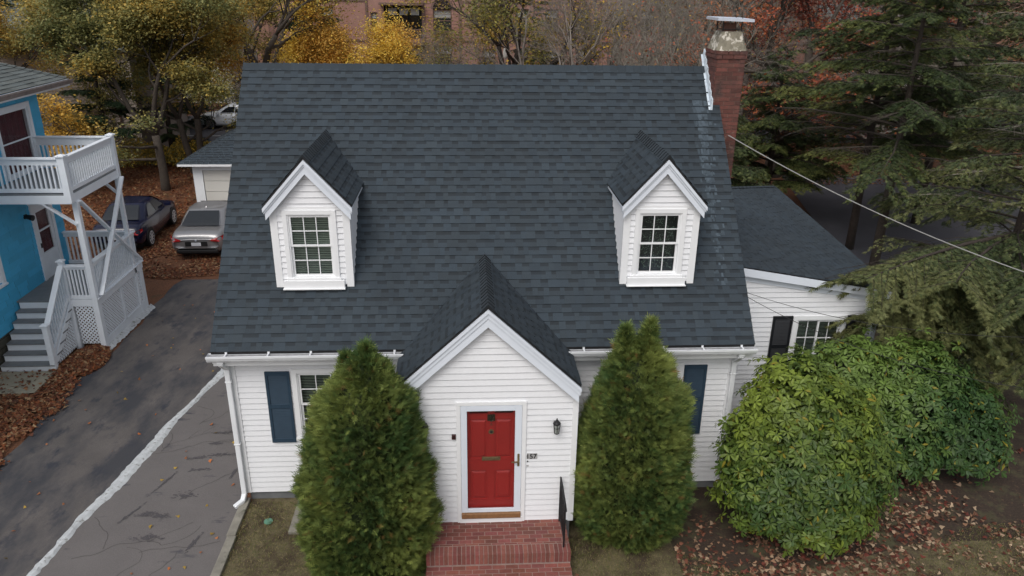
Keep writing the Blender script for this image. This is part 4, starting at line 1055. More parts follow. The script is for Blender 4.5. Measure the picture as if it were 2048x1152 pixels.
for i in range(46):     # horizontal grooves (raked joints) as thin dark courses
    z = -.6+i*.27; m.box(-3.68, -.87, AY-.012, AY-.002, z, z+.03)
    
ak(m.build('brick_course', MT['aptband']))
for (a, b, c, d) in wl:
    f = MB(); f.box(a, b, AY+.12, AY+.16, c, c+.1); f.box(a, b, AY+.12, AY+.16, d-.1, d); f.box(a, a+.09, AY+.12, AY+.16, c+.1, d-.1); f.box(b-.09, b, AY+.12, AY+.16, c+.1, d-.1); f.box(a+.09, b-.09, AY+.12, AY+.16, (c+d)/2-.04, (c+d)/2+.04); f.box(a-.08, b+.08, AY-.08, AY+.2, c-.12, c)
    f.box(a, b, AY+.2, AY+.45, c, c+.005)
    fo = ak(f.build('window', MT['aptband'])); g = MB(); g.box(a+.05, b-.05, AY+.135, AY+.145, c+.05, d-.05); g.build('glass_pane', MT['glass'], fo)
    g = MB(); g.box(a+.05, b-.05, AY+.25, AY+.26, (c+d)/2+.2, d); g.build('blind', mat('shade', (.5, .5, .48), .8) if 'shade' not in bpy.data.materials else bpy.data.materials['shade'], fo)
    g = MB(); g.box(a, b, AY+.44, AY+.46, c, d); g.build('room_recess', MT['room'], fo)
# arch over the tall window
m = MB(); n = 14; cxa, ra = -2.25, .80; P1 = [(cxa+ra*cos(pi-pi*i/n), 6.30+ra*sin(pi*i/n)) for i in range(n+1)]
for p, q in zip(P1[:-1], P1[1:]):
    m.poly([(p[0], AY-.01, p[1]), (q[0], AY-.01, q[1]), ((q[0]-cxa)*1.2+cxa, AY-.01, (q[1]-6.3)*1.2+6.3), ((p[0]-cxa)*1.2+cxa, AY-.01, (p[1]-6.3)*1.2+6.3)])
ak(m.build('window_arch', MT['aptband']))
m = MB(); m.poly([(x, AY-.006, z) for x, z in P1]); fo = ak(m.build('fanlight', MT['carglass']))
m = MB()
for k in (45, 90, 135): m.bar((cxa, AY-.02, 6.30), (cxa+ra*cos(radians(k)), AY-.02, 6.3+ra*sin(radians(k))), .02, .06)
m.build('glazing_bar', MT['aptband'], fo)
for (a, b, c, d) in bay:
    f = MB(); f.box(a, b, AY+.44, AY+.46, c, d); fo = ak(f.build('balcony_bay', MT['room']))
    g = MB()
    for i in range(3):
        xa = a+.35+i*.95; g.box(xa, xa+.72, AY+.2, AY+.22, c+.35, d-.75); g.box(xa-.1, xa, AY+.15, AY+.25, c, d-.1)
    g.build('glass_pane', MT['carglass'], fo)
    g = MB()
    for i in range(3): xa = a+.35+i*.95; g.box(xa, xa+.72, AY+.17, AY+.19, d-.75, d-.2)
    g.build('blind', bpy.data.materials['shade'], fo)
    g = MB()
    for i in range(24): g.box(a+.1+i*.13, a+.13+i*.13, AY-1.1, AY-1.07, c-.1, c+.75)
    g.box(a, b, AY-1.12, AY-1.06, c+.75, c+.82); g.build('balcony_railing', MT['aptband'], fo)

# ================================================================== CARS
def car(name, label, loc, rz, L_, Wd, H, paint, rim, group=None, kind='coupe'):
    t = thing(name, label, 'car', loc, rz); hw = Wd/2
    # body: stations from tail (y=0) to nose (y=L_): (y, half width, sill z, shoulder z, deck z)
    zd = H*.60; S = [(.0, .80, .42, .62, .70), (.06, .90, .30, .70, .86), (.25, .97, .24, .74, .97), (.75, 1.0, .22, .76, .985), (1.2, 1.0, .2, .77, .97), (2.0, 1.0, .2, .76, .95), (2.9, 1.0, .2, .74, .93), (3.5, .99, .2, .73, .90), (4.0, .97, .22, .70, .84), (4.35, .88, .26, .60, .74), (4.5, .72, .34, .54, .64)]
    ky = L_/4.5; kz = H/1.42; m = MB(); rows = []
    for (y, w, a, s2, d) in S:
        w *= hw; pr = [(w*.80, a), (w*.97, a+.05), (w, (a+s2)/2), (w*.985, s2), (w*.90, d-.02), (w*.72, d), (w*.35, d+.012), (0, d+.016)]
        row = [(x, y*ky, z*kz) for x, z in pr]; row += [(-x, yy, zz) for x, yy, zz in row[-2::-1]]; rows.append(row)
    for a, b in zip(rows[:-1], rows[1:]):
        for i in range(len(a)-1): m.poly([a[i], a[i+1], b[i+1], b[i]])
    m.poly(rows[0]); m.poly(rows[-1][::-1]); body = m.build('body', MT[paint], t, smooth=True, weld=True)
    sb = body.modifiers.new('s', 'SUBSURF'); sb.levels = 1; sb.render_levels = 2
    # cabin
    b0, b1, t0, t1 = (.62, 3.35, 1.45, 2.40) if kind == 'coupe' else (.45, 3.3, 1.25, 2.4)
    zb = .93*kz; wb, wt = hw*.90, hw*.66; zt = H; m = MB()
    def ring(yb_, zz, w, y2):
        pass
    B = [(b0, wb*.86), (b0+.45, wb), (2.0, wb), (b1-.4, wb*.98), (b1, wb*.80)]; T = [(t0, wt*.90), (t0+.25, wt), (1.95, wt*1.03), (t1-.15, wt), (t1, wt*.9)]
    levels = []
    for f_, zz in ((0, zb), (.45, zb+(zt-zb)*.52), (.85, zb+(zt-zb)*.88), (1.0, zt-.015)):
        g_ = f_**1.15; ring_ = [((b[1]+(q[1]-b[1])*g_), (b[0]+(q[0]-b[0])*g_)*ky, zz) for b, q in zip(B, T)]
        levels.append(ring_+[(-x, y, z) for x, y, z in ring_[::-1]])
    for a, b in zip(levels[:-1], levels[1:]):
        n_ = len(a)
        for i in range(n_): j = (i+1) % n_; m.poly([a[i], a[j], b[j], b[i]])
    top = levels[-1]; cen = [(0, y, zt) for _, y, _ in top[:5]]
    for i in range(4): m.poly([top[i], top[i+1], cen[i+1], cen[i]]); m.poly([top[9-i], cen[i], cen[i+1], top[8-i]])
    cab = m.build('cabin', MT[paint], t, smooth=True, weld=True); sb = cab.modifiers.new('s', 'SUBSURF'); sb.levels = 1; sb.render_levels = 2
    def pane(i, j, u0, u1, off, nm, v0=.10, v1=.86):
        """glass over the cabin wall between ring points i and j"""
        a, b = levels[0], levels[3]; g = MB(); N_ = 5; pts = []
        def pt_(u, v):
            lo = V(*a[i]).lerp(V(*a[j]), u); hi = V(*b[i]).lerp(V(*b[j]), u)
            k_ = v; zz = lo.z+(hi.z-lo.z)*k_; g2 = k_**1.15; return V(lo.x+(hi.x-lo.x)*g2, lo.y+(hi.y-lo.y)*g2, zz)
        c0 = pt_(.5, .5); nrm = (pt_(1, .5)-pt_(0, .5)).cross(pt_(.5, 1)-pt_(.5, 0)).normalized()
        if nrm.dot(c0-V(0, 2*ky, zb)) < 0: nrm = -nrm
        for k_ in range(N_):
            va, vb = v0+(v1-v0)*k_/N_, v0+(v1-v0)*(k_+1)/N_
            g.poly([pt_(u0, va)+nrm*off, pt_(u1, va)+nrm*off, pt_(u1, vb)+nrm*off, pt_(u0, vb)+nrm*off])
        return g.build(nm, MT['carglass'], t)
    pane(0, 9, .05, .95, .05, 'rear_window'); pane(4, 5, .05, .95, .05, 'windscreen')
    for (i, j) in ((1, 2), (2, 3), (6, 7), (7, 8)): pane(i, j, .03, .97, .012, 'side_window', .12, .80)
    # wheels
    R = .325
    for y in (.86*ky, 3.55*ky):
        for sg in (-1, 1):
            x = sg*(hw-.10); m = MB(); arch = MB()
            m.tube([(x-sg*.10, y, R), (x-sg*.09, y, R), (x+sg*.10, y, R), (x+sg*.115, y, R)], [R*.95, R, R, R*.93], 24); w_ = m.build('wheel', MT['tyre'], t, smooth=False)
            m = MB()
            m.tube([(x+sg*.116, y, R), (x+sg*.124, y, R)], [.04, .035], 10)
            for k in range(24):
                a, b = 2*pi*k/24, 2*pi*(k+1)/24; m.poly([(x+sg*.120, y+cos(a)*.24, R+sin(a)*.24), (x+sg*.120, y+cos(b)*.24, R+sin(b)*.24), (x+sg*.122, y+cos(b)*.205, R+sin(b)*.205), (x+sg*.122, y+cos(a)*.205, R+sin(a)*.205)])
            for k in range(9): a = 2*pi*k/9; m.bar((x+sg*.118, y, R), (x+sg*.118, y+cos(a)*.22, R+sin(a)*.22), .03, .012, up=(1, 0, 0))
            m.build('rim', MT[rim], w_)
            m = MB(); xx = sg*(hw+.004); m.prism([(y+cos(pi*k/10)*(R+.06), R+sin(pi*k/10)*(R+.05)) for k in range(11)], 'x', min(xx, xx-sg*.03), max(xx, xx-sg*.03)) ; m.build('wheel_arch', MT['blackplastic'], t)
    # lights, bumper trim, plate
    for sg in (-1, 1):
        m = MB(); zl = .70*kz
        P = [(sg*hw*.52, -.035, zl+.03), (sg*hw*.80, .02, zl+.10), (sg*hw*.965, .22, zl+.14), (sg*hw*.975, .24, zl+.04), (sg*hw*.82, .0, zl-.05), (sg*hw*.55, -.03, zl-.02)]
        c_ = V(sg*hw*.7, .01, zl+.03)
        for k in range(6): m.poly([c_+V(0, -.035, 0), P[k], P[(k+1) % 6]])
        m.build('tail_light', MT['taillight'], t)
        m = MB(); m.box(min(sg*hw*.45, sg*hw*.8), max(sg*hw*.45, sg*hw*.8), L_-.16, L_-.07, .56*kz, .66*kz); m.build('headlight', MT['lampglass'], t)
        m = MB(); m.hexa([(sg*hw*.9, 2.95*ky, .90*kz), (sg*(hw+.16), 2.95*ky, .92*kz), (sg*(hw+.14), 3.10*ky, .92*kz), (sg*hw*.9, 3.10*ky, .90*kz), (sg*hw*.9, 2.95*ky, 1.0*kz), (sg*(hw+.16), 2.95*ky, 1.03*kz), (sg*(hw+.14), 3.10*ky, 1.03*kz), (sg*hw*.9, 3.10*ky, 1.0*kz)]); m.build('wing_mirror', MT[paint], t)
    m = MB(); m.box(-.36, .36, -.020, .1, .50*kz, .66*kz); m.build('plate_recess', MT['blackplastic'], t)
    m = MB(); m.box(-.155, .155, -.030, -.021, .515*kz, .635*kz); m.build('licence_plate', MT['plate'], t)
    m = MB(); m.box(-hw*.74, hw*.74, -.012, .2, .24, .36); m.build('bumper_insert', MT['blackplastic'], t, bevel=.03)
    m = MB(); m.box(-hw*.8, hw*.8, .3, L_-.4, .12, .3); m.build('underbody', MT['blackplastic'], t)
    return t
c1 = car('parked_car', 'taupe silver coupe parked nose-in before the white garage', (-9.38, 13.45, gz(13.5)+.0), radians(1.5), 4.5, 1.82, 1.40, 'silver', 'rim_grey')
m = MB(); m.box(-.16, .16, 0, .004, 0, .045); o = m.build('window_sticker', MT['plate'], c1); o.location = (.1, .93, .985); o.rotation_euler = (radians(-60), 0, 0)
m = MB(); m.tube([(0, 0, 0), (0, .02, .0), (0, .03, .006)], [.035, .032, .01], 12); o = m.build('badge', MT['metal'], c1); o.location = (0, -.02, .70); 
m = MB(); m.prism([(-.03, 0), (.12, 0), (.02, .06)], 'x', -.012, .012); o = m.build('roof_fin', MT['silver'], c1); o.location = (0, 1.55, 1.385)
c2 = car('parked_car', 'navy blue sedan with white wheels parked on fallen leaves', (-12.33, 14.2, gz(15)+.0), radians(3), 4.4, 1.76, 1.44, 'navy', 'rim_white')
m = MB(); m.tube([(0, 0, 0), (0, .006, .0)], [.045, .04], 12); o = m.build('badge', MT['metal'], c2); o.location = (0, -.03, .84)
c3 = car('parked_car', 'white car parked on the far street behind the garage', (-13.0, 39.6, -.46), radians(90), 4.6, 1.85, 1.5, 'carwhite', 'rim_grey')

# ================================================================== CABLES
def cable(name, label, a, b, sag, r, mt, n=24):
    m = MB(); a, b = V(*a), V(*b); m.tube([a.lerp(b, i/n)-V(0, 0, sag*4*(i/n)*(1-i/n)) for i in range(n+1)], r, 6); return tag(m.build(name, MT[mt]), label, 'cable')
cable('service_cable', 'thick pale service cable running from the chimney gable over the right wing', (4.44, 2.26, 6.02), (10.3, -.7, 3.86), .25, .009, 'cable')
cable('phone_cable', 'upper thin black cable from the roof edge across the wing wall', (4.43, .4, 3.70), (8.0, -2.5, 4.2), .25, .005, 'blackcable')
cable('phone_cable', 'lower thin black cable crossing down toward the black shutters', (4.43, .35, 3.64), (7.7, -3.0, 3.6), .3, .005, 'blackcable')

# ================================================================== FOLIAGE KIT (numpy)
def unit(a): return a/np.maximum(np.linalg.norm(a, axis=-1, keepdims=True), 1e-9)
def blades(C, A, B, l, w, fold=0):
    """diamond leaves: centre C, long axis A, side axis B, half length l, half width w -> verts, quads"""
    n = len(C); l = np.broadcast_to(l, (n,))[:, None]; w = np.broadcast_to(w, (n,))[:, None]
    v = np.empty((n, 4, 3)); v[:, 0] = C-A*l; v[:, 1] = C+B*w-A*l*.1; v[:, 2] = C+A*l; v[:, 3] = C-B*w-A*l*.1
    return v
def blob_noise(P, rs, n=7, k=3.0):
    """cheap smooth noise in [-1,1] at points P"""
    out = np.zeros(len(P))
    for i in range(n):
        d = rs.normal(size=3); d /= np.linalg.norm(d); out += np.sin(P@d*k*rs.uniform(.7, 1.6)+rs.uniform(0, 6.28))
    return out/n**.5/1.2
def mesh_blades(name, v, cols, mt, parent):
    n = len(v); V_ = v.reshape(-1, 3); F = np.arange(n*4).reshape(n, 4); return np_mesh(name, V_, F, cols, mt, parent)
def side_axis(A, rs):
    r_ = rs.normal(size=A.shape); return unit(np.cross(A, r_))

def thuja(name, label, x, y, rx, ry, H, prof, seed, tips, nspr=9000, lean=0):
    """dense clipped evergreen: prof(t) = relative radius at height t; flat sprays of scale leaves over a lumpy body"""
    rs = np.random.default_rng(seed); t = thing(name, label, 'bush', (x, y, 0), group=None)
    m = MB(); m.tube([(0, 0, -.1), (.02, 0, H*.5), (0, .02, H*.9)], [.09, .06, .015], 8); m.build('trunk', MT['bark'], t)
    tt = rs.uniform(0, 1, nspr*3); pr = np.array([prof(q) for q in tt]); keepm = rs.uniform(0, 1, len(tt)) < (pr+.12)/1.12
    tt = tt[keepm][:nspr]; pr = pr[keepm][:nspr]; n = len(tt)
    th = rs.uniform(0, 2*pi, n); dirs = np.stack([np.cos(th), np.sin(th), np.zeros(n)], 1)
    base = np.stack([np.cos(th)*rx*pr, np.sin(th)*ry*pr, tt*H], 1)
    nz = blob_noise(base, rs, 8, 3.6)*.045+blob_noise(base, rs, 8, 9)*.08
    depth = rs.beta(1.1, 2.6, n)*.38; R_ = (1+nz/np.maximum(pr, .35)-depth)[:, None]
    P = base*np.array([1, 1, 0])*R_+base*np.array([0, 0, 1])
    P[:, 2] += rs.normal(0, .02, n)
    P[:, 0] += lean*P[:, 2]/H
    for (tx, ty, tz, tr, th_) in tips:      # loose leading shoots
        k = int(420*th_/.35); u = rs.uniform(0, 1, k); a = rs.uniform(0, 2*pi, k); rr = tr*(1-u**1.5)*rs.uniform(.2, 1, k)
        P = np.concatenate([P, np.stack([tx+np.cos(a)*rr, ty+np.sin(a)*rr, tz+u*th_], 1)]); dirs = np.concatenate([dirs, np.stack([np.cos(a), np.sin(a), a*0], 1)]); pr = np.concatenate([pr, np.full(k, .2)])
        depth = np.concatenate([depth, np.zeros(k)])
    n = len(P); up = np.array([0, 0, 1.]); A = unit(dirs*rs.uniform(.35, 1.1, (n, 1))+up*rs.uniform(.15, 1.0, (n, 1))+rs.normal(0, .24, (n, 3)))
    B = unit(np.cross(A, unit(rs.normal(size=(n, 3))+up*.3)))
    warm = np.clip(.45+.3*blob_noise(P, rs, 6, 3)+.2*blob_noise(P, rs, 6, 9)+rs.normal(0, .22, n), 0, 1)
    g = np.array([.032, .066, .021]); yv = np.array([.145, .180, .050]); br = np.array([.13, .085, .03])
    colS = g+(yv-g)*warm[:, None]; isb = rs.uniform(0, 1, n) < .018; colS[isb] = br; colS *= rs.uniform(.75, 1.25, (n, 1))
    vs = []; cs = []; L_ = rs.uniform(.035, .085, n)
    for k, (off, ang, sc) in enumerate(((0.0, 0, 1.0), (.10, .75, .62), (.10, -.75, .62), (.55, .7, .60), (.55, -.7, .60), (1.0, .6, .5), (1.0, -.6, .5), (1.35, .15, .55))):
        a2 = unit(A*np.cos(ang)+B*np.sin(ang)); b2 = unit(np.cross(a2, np.cross(A, B)))
        C = P+A*(L_*off)[:, None]+a2*(L_*sc*.8)[:, None]
        vs.append(blades(C, a2, b2, L_*sc, .0058)); cs.append(colS*rs.uniform(.85, 1.2, (n, 1)))
    mesh_blades('foliage', np.concatenate(vs), np.concatenate(cs), MT['thuja'], t)
    # lumpy inner hull, coloured dark as the shade between the sprays
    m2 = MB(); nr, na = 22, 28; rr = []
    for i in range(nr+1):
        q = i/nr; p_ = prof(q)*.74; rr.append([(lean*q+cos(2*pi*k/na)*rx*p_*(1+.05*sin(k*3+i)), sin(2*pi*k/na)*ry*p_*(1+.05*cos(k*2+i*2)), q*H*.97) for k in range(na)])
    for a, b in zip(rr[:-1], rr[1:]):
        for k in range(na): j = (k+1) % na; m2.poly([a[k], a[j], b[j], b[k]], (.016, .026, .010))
    m2.build('shade_hull', MT['thuja'], t, smooth=True)
    return t

def rhodo(name, label, x, y, blobs, seed, nwh, hue):
    """leathery shrub: whorls of drooping oval leaves over merged lobes; blobs = (cx,cy,cz,rx,ry,rz)"""
    rs = np.random.default_rng(seed); t = thing(name, label, 'bush', (x, y, 0))
    Bc = np.array([b[:3] for b in blobs]); Br = np.array([b[3:] for b in blobs]); wt_ = (Br[:, 0]*Br[:, 2]); wt_ = wt_/wt_.sum()
    P = []; Nn = []
    while len(P) < nwh:
        k = rs.choice(len(blobs), p=wt_); d = rs.normal(size=3); d /= np.linalg.norm(d)
        if d[2] < -.55: continue
        r_ = 1-abs(rs.normal(0, .10))-(.36*rs.uniform() if rs.uniform() < .45 else 0)+(.10 if rs.uniform() < .12 else 0)+.15*sin(9*d[0]+3*k)*cos(8*d[2]+k)*sin(7*d[1]); p = Bc[k]+d*Br[k]*r_*(1+.05*sin(7*d[0]+k)*cos(6*d[2]))
        ins = False
        for j in range(len(blobs)):
            if j != k and (((p-Bc[j])/Br[j])**2).sum() < .62: ins = True; break
        if ins or p[2] < .08: continue
        if rs.uniform() < .09: p = p+d*rs.uniform(.05, .20)
        P.append(p); Nn.append(unit(d/Br[k]))
    P = np.array(P); Nn = np.array(Nn); n = len(P)
    A0 = unit(Nn+np.array([0, 0, .65])+rs.normal(0, .22, (n, 3))); U_ = side_axis(A0, rs); W_ = np.cross(A0, U_)
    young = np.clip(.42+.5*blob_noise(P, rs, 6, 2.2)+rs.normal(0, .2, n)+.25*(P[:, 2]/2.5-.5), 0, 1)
    dk, yg, ylw = np.array(hue[0]), np.array(hue[1]), np.array([.20, .17, .02]); col0 = dk+(yg-dk)*young[:, None]
    vs, fs, cs = [], [], []; base = 0; nl = 9
    phase = rs.uniform(0, 6.28, n); size = rs.uniform(.8, 1.2, n)
    for k in range(nl):
        live = rs.uniform(0, 1, n) < .93; idx = np.where(live)[0]; m_ = len(idx)
        a = phase[idx]+2*pi*k/nl+rs.normal(0, .18, m_); droop = rs.uniform(-.55, .25, m_); L_ = .060*size[idx]*rs.uniform(.75, 1.2, m_); w = L_*rs.uniform(.30, .38, m_)
        rad = U_[idx]*np.cos(a)[:, None]+W_[idx]*np.sin(a)[:, None]; ax = unit(rad*np.cos(droop)[:, None]+A0[idx]*(-np.sin(-droop))[:, None])
        nrm = unit(A0[idx]*np.cos(droop)[:, None]-rad*np.sin(droop)[:, None]); sd_ = np.cross(ax, nrm)
        o = P[idx]+ax*.012; Lc = L_[:, None]; wc = w[:, None]
        # 8 verts: base, mid pairs, tip, with a V fold along the midrib and a curl
        q = np.empty((m_, 8, 3)); q[:, 0] = o; q[:, 1] = o+ax*Lc*.7+sd_*wc*.75+nrm*wc*.28; q[:, 2] = o+ax*Lc*1.4+sd_*wc+nrm*wc*.25; q[:, 3] = o+ax*Lc*2.0-nrm*Lc*.15
        q[:, 4] = o+ax*Lc*1.4-sd_*wc+nrm*wc*.25; q[:, 5] = o+ax*Lc*.7-sd_*wc*.75+nrm*wc*.28; q[:, 6] = o+ax*Lc*.7; q[:, 7] = o+ax*Lc*1.4
        b0 = base+np.arange(m_)[:, None]*8
        F = np.concatenate([b0+np.array([[0, 6, 1, 1]])*0+np.array([[0, 0, 1, 6]]), b0+np.array([[6, 1, 2, 7]]), b0+np.array([[7, 2, 3, 3]]), b0+np.array([[0, 6, 5, 5]]), b0+np.array([[6, 7, 4, 5]]), b0+np.array([[7, 3, 4, 4]])])
        # triangles written as two meshes would be clumsy: split every face into triangles
        tri = np.concatenate([b0+np.array([[0, 1, 6]]), b0+np.array([[6, 1, 2]]), b0+np.array([[6, 2, 7]]), b0+np.array([[7, 2, 3]]), b0+np.array([[0, 6, 5]]), b0+np.array([[6, 7, 4]]), b0+np.array([[6, 4, 5]]), b0+np.array([[7, 3, 4]])])
        c = col0[idx]*rs.uniform(.8, 1.25, (m_, 1)); yl = rs.uniform(0, 1, m_) < .022; c[yl] = ylw
        vs.append(q.reshape(-1, 3)); fs.append(tri); cs.append(np.tile(c, (8, 1))); base += m_*8
    np_mesh('foliage', np.concatenate(vs), np.concatenate(fs), np.concatenate(cs), MT['rhodo'], t, smooth=False)
    m = MB(); r2 = random.Random(seed)
    for i in range(46):
        b = blobs[r2.randrange(len(blobs))]; th = r2.uniform(0, 2*pi); e = V(b[0]+b[3]*.8*cos(th), b[1]+b[4]*.8*sin(th), b[2]+b[5]*r2.uniform(-.3, .75)); s_ = V(b[0]*.3+r2.uniform(-.2, .2), b[1]*.3+r2.uniform(-.2, .2), 0)
        md = s_.lerp(e, .5)+V(r2.uniform(-.15, .15), r2.uniform(-.15, .15), -.15); m.tube([s_, md, e], [.03, .018, .006], 5)
    m.build('stems', MT['bark_pale'], t)
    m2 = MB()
    for b in blobs:     # dark hull in each lobe, shade of the leaf gaps put into its colour
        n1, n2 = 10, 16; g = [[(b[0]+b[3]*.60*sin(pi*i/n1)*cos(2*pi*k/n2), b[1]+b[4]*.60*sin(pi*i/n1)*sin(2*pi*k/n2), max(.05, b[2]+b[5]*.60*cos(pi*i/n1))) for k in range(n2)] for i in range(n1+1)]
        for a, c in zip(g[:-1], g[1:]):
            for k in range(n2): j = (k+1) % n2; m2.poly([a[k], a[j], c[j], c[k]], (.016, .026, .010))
    m2.build('shade_hull', MT['rhodo'], t, smooth=True)
    return t

# ---- woody skeletons
def skeleton(r2, p, d, L_, r, depth, out, tips, spread=.6, droop=.0, kids=(2, 3), seg=4, shrink=.72, up=.12, wig=.14):
    pts = [p]; rad = [r]; q = p
    for i in range(seg):
        d = (d+V(r2.gauss(0, wig), r2.gauss(0, wig), r2.gauss(0, wig)+up*.3-droop*.3)).normalized(); q = q+d*(L_/seg); pts.append(q); rad.append(r*(1-.38*(i+1)/seg))
        if depth > 0 and i >= 1 and r2.random() < .55:
            ax = V(r2.gauss(0, 1), r2.gauss(0, 1), r2.gauss(0, .5)).normalized(); dd = (d*.75+ax*spread*1.15).normalized()
            skeleton(r2, q, dd, L_*shrink*r2.uniform(.6, .95), rad[-1]*.6, depth-1, out, tips, spread, droop, kids, seg, shrink, up, wig)
    out.append((pts, rad))
    if depth == 0: tips.append((q, d)); tips.append((pts[len(pts)//2], d)); return
    for k in range(r2.randint(*kids)):
        ax = V(r2.gauss(0, 1), r2.gauss(0, 1), r2.gauss(0, .6)).normalized(); dd = (d+ax*spread).normalized()
        skeleton(r2, q, dd, L_*shrink*r2.uniform(.75, 1.1), rad[-1]*.72, depth-1, out, tips, spread, droop, kids, seg, shrink, up, wig)
def wood(out, name, mt, parent, minr=.0, sides=None):
    m = MB()
    for pts, rad in out:
        if rad[0] < minr: continue
        n = sides or (9 if rad[0] > .12 else 6 if rad[0] > .04 else 4 if rad[0] > .012 else 3)
        m.tube(pts, [max(x, .004) for x in rad], n, cap=rad[0] > .05)
    return m.build(name, mt, parent, smooth=True)
def leaf_cloud(name, tips, parent, pal, n, size, spread, seed, mt='leaf', flat=.4):
    rs = np.random.default_rng(seed); T = np.array([t[0][:] for t in tips]); k = rs.integers(0, len(T), n)
    P = T[k]+rs.normal(0, 1, (n, 3))*spread*np.array([1, 1, .6]); A = unit(rs.normal(size=(n, 3))*np.array([1, 1, .5])-np.array([0, 0, .25])); B = unit(np.cross(A, unit(rs.normal(size=(n, 3))*flat+np.array([0, 0, 1.]))))
    pal = np.array(pal); clump = np.clip(.5+.5*blob_noise(P, rs, 6, .9)+rs.normal(0, .13, n), 0, .999); c = pal[(clump*len(pal)).astype(int)]*rs.uniform(.82, 1.18, (n, 1))
    s_ = rs.uniform(.6, 1.3, n)*size; v = blades(P, A, B, s_, s_*.62); return mesh_blades(name, v, c, MT[mt], parent)

def broadleaf(name, label, cat, loc, seed, H0, L_, r, depth, pal, nleaf, lsize, lspread, bark='bark', lean=(0, 0), spread=.6, group=None, kids=(2, 3), minr=0, trunks=1, up=.12):
    t = thing(name, label, cat, loc, group=group); r2 = random.Random(seed); out, tips = [], []
    for k in range(trunks):
        d0 = V(lean[0]+r2.uniform(-.05, .05)+(.22*(k-(trunks-1)/2)), lean[1], 1).normalized(); p0 = V(.25*(k-(trunks-1)/2), 0, -.2)
        pts = [p0]; q = p0
        for i in range(5): q = q+(d0+V(r2.gauss(0, .04), r2.gauss(0, .04), 0))*(H0/5); pts.append(q)
        out.append((pts, [r*1.25, r*1.05, r, r*.97, r*.93, r*.9]))
        for j in range(2 if trunks > 1 else 3):
            ax = V(cos(j*2.1+seed), sin(j*2.1+seed), .1); dd = (d0*1.0+ax*spread*.85).normalized(); skeleton(r2, q, dd, L_, r*.66, depth, out, tips, spread, kids=kids, up=up)
        for j in range(2):
            q2 = pts[3+j]; a = r2.uniform(0, 6.28); skeleton(r2, q2, V(cos(a), sin(a), .35).normalized(), L_*.8, r*.38, depth-1, out, tips, spread, kids=kids, up=up)
    wood(out, 'trunk', MT[bark], t, minr)
    if nleaf: leaf_cloud('crown', tips, t, pal, nleaf, lsize, lspread, seed)
    return t

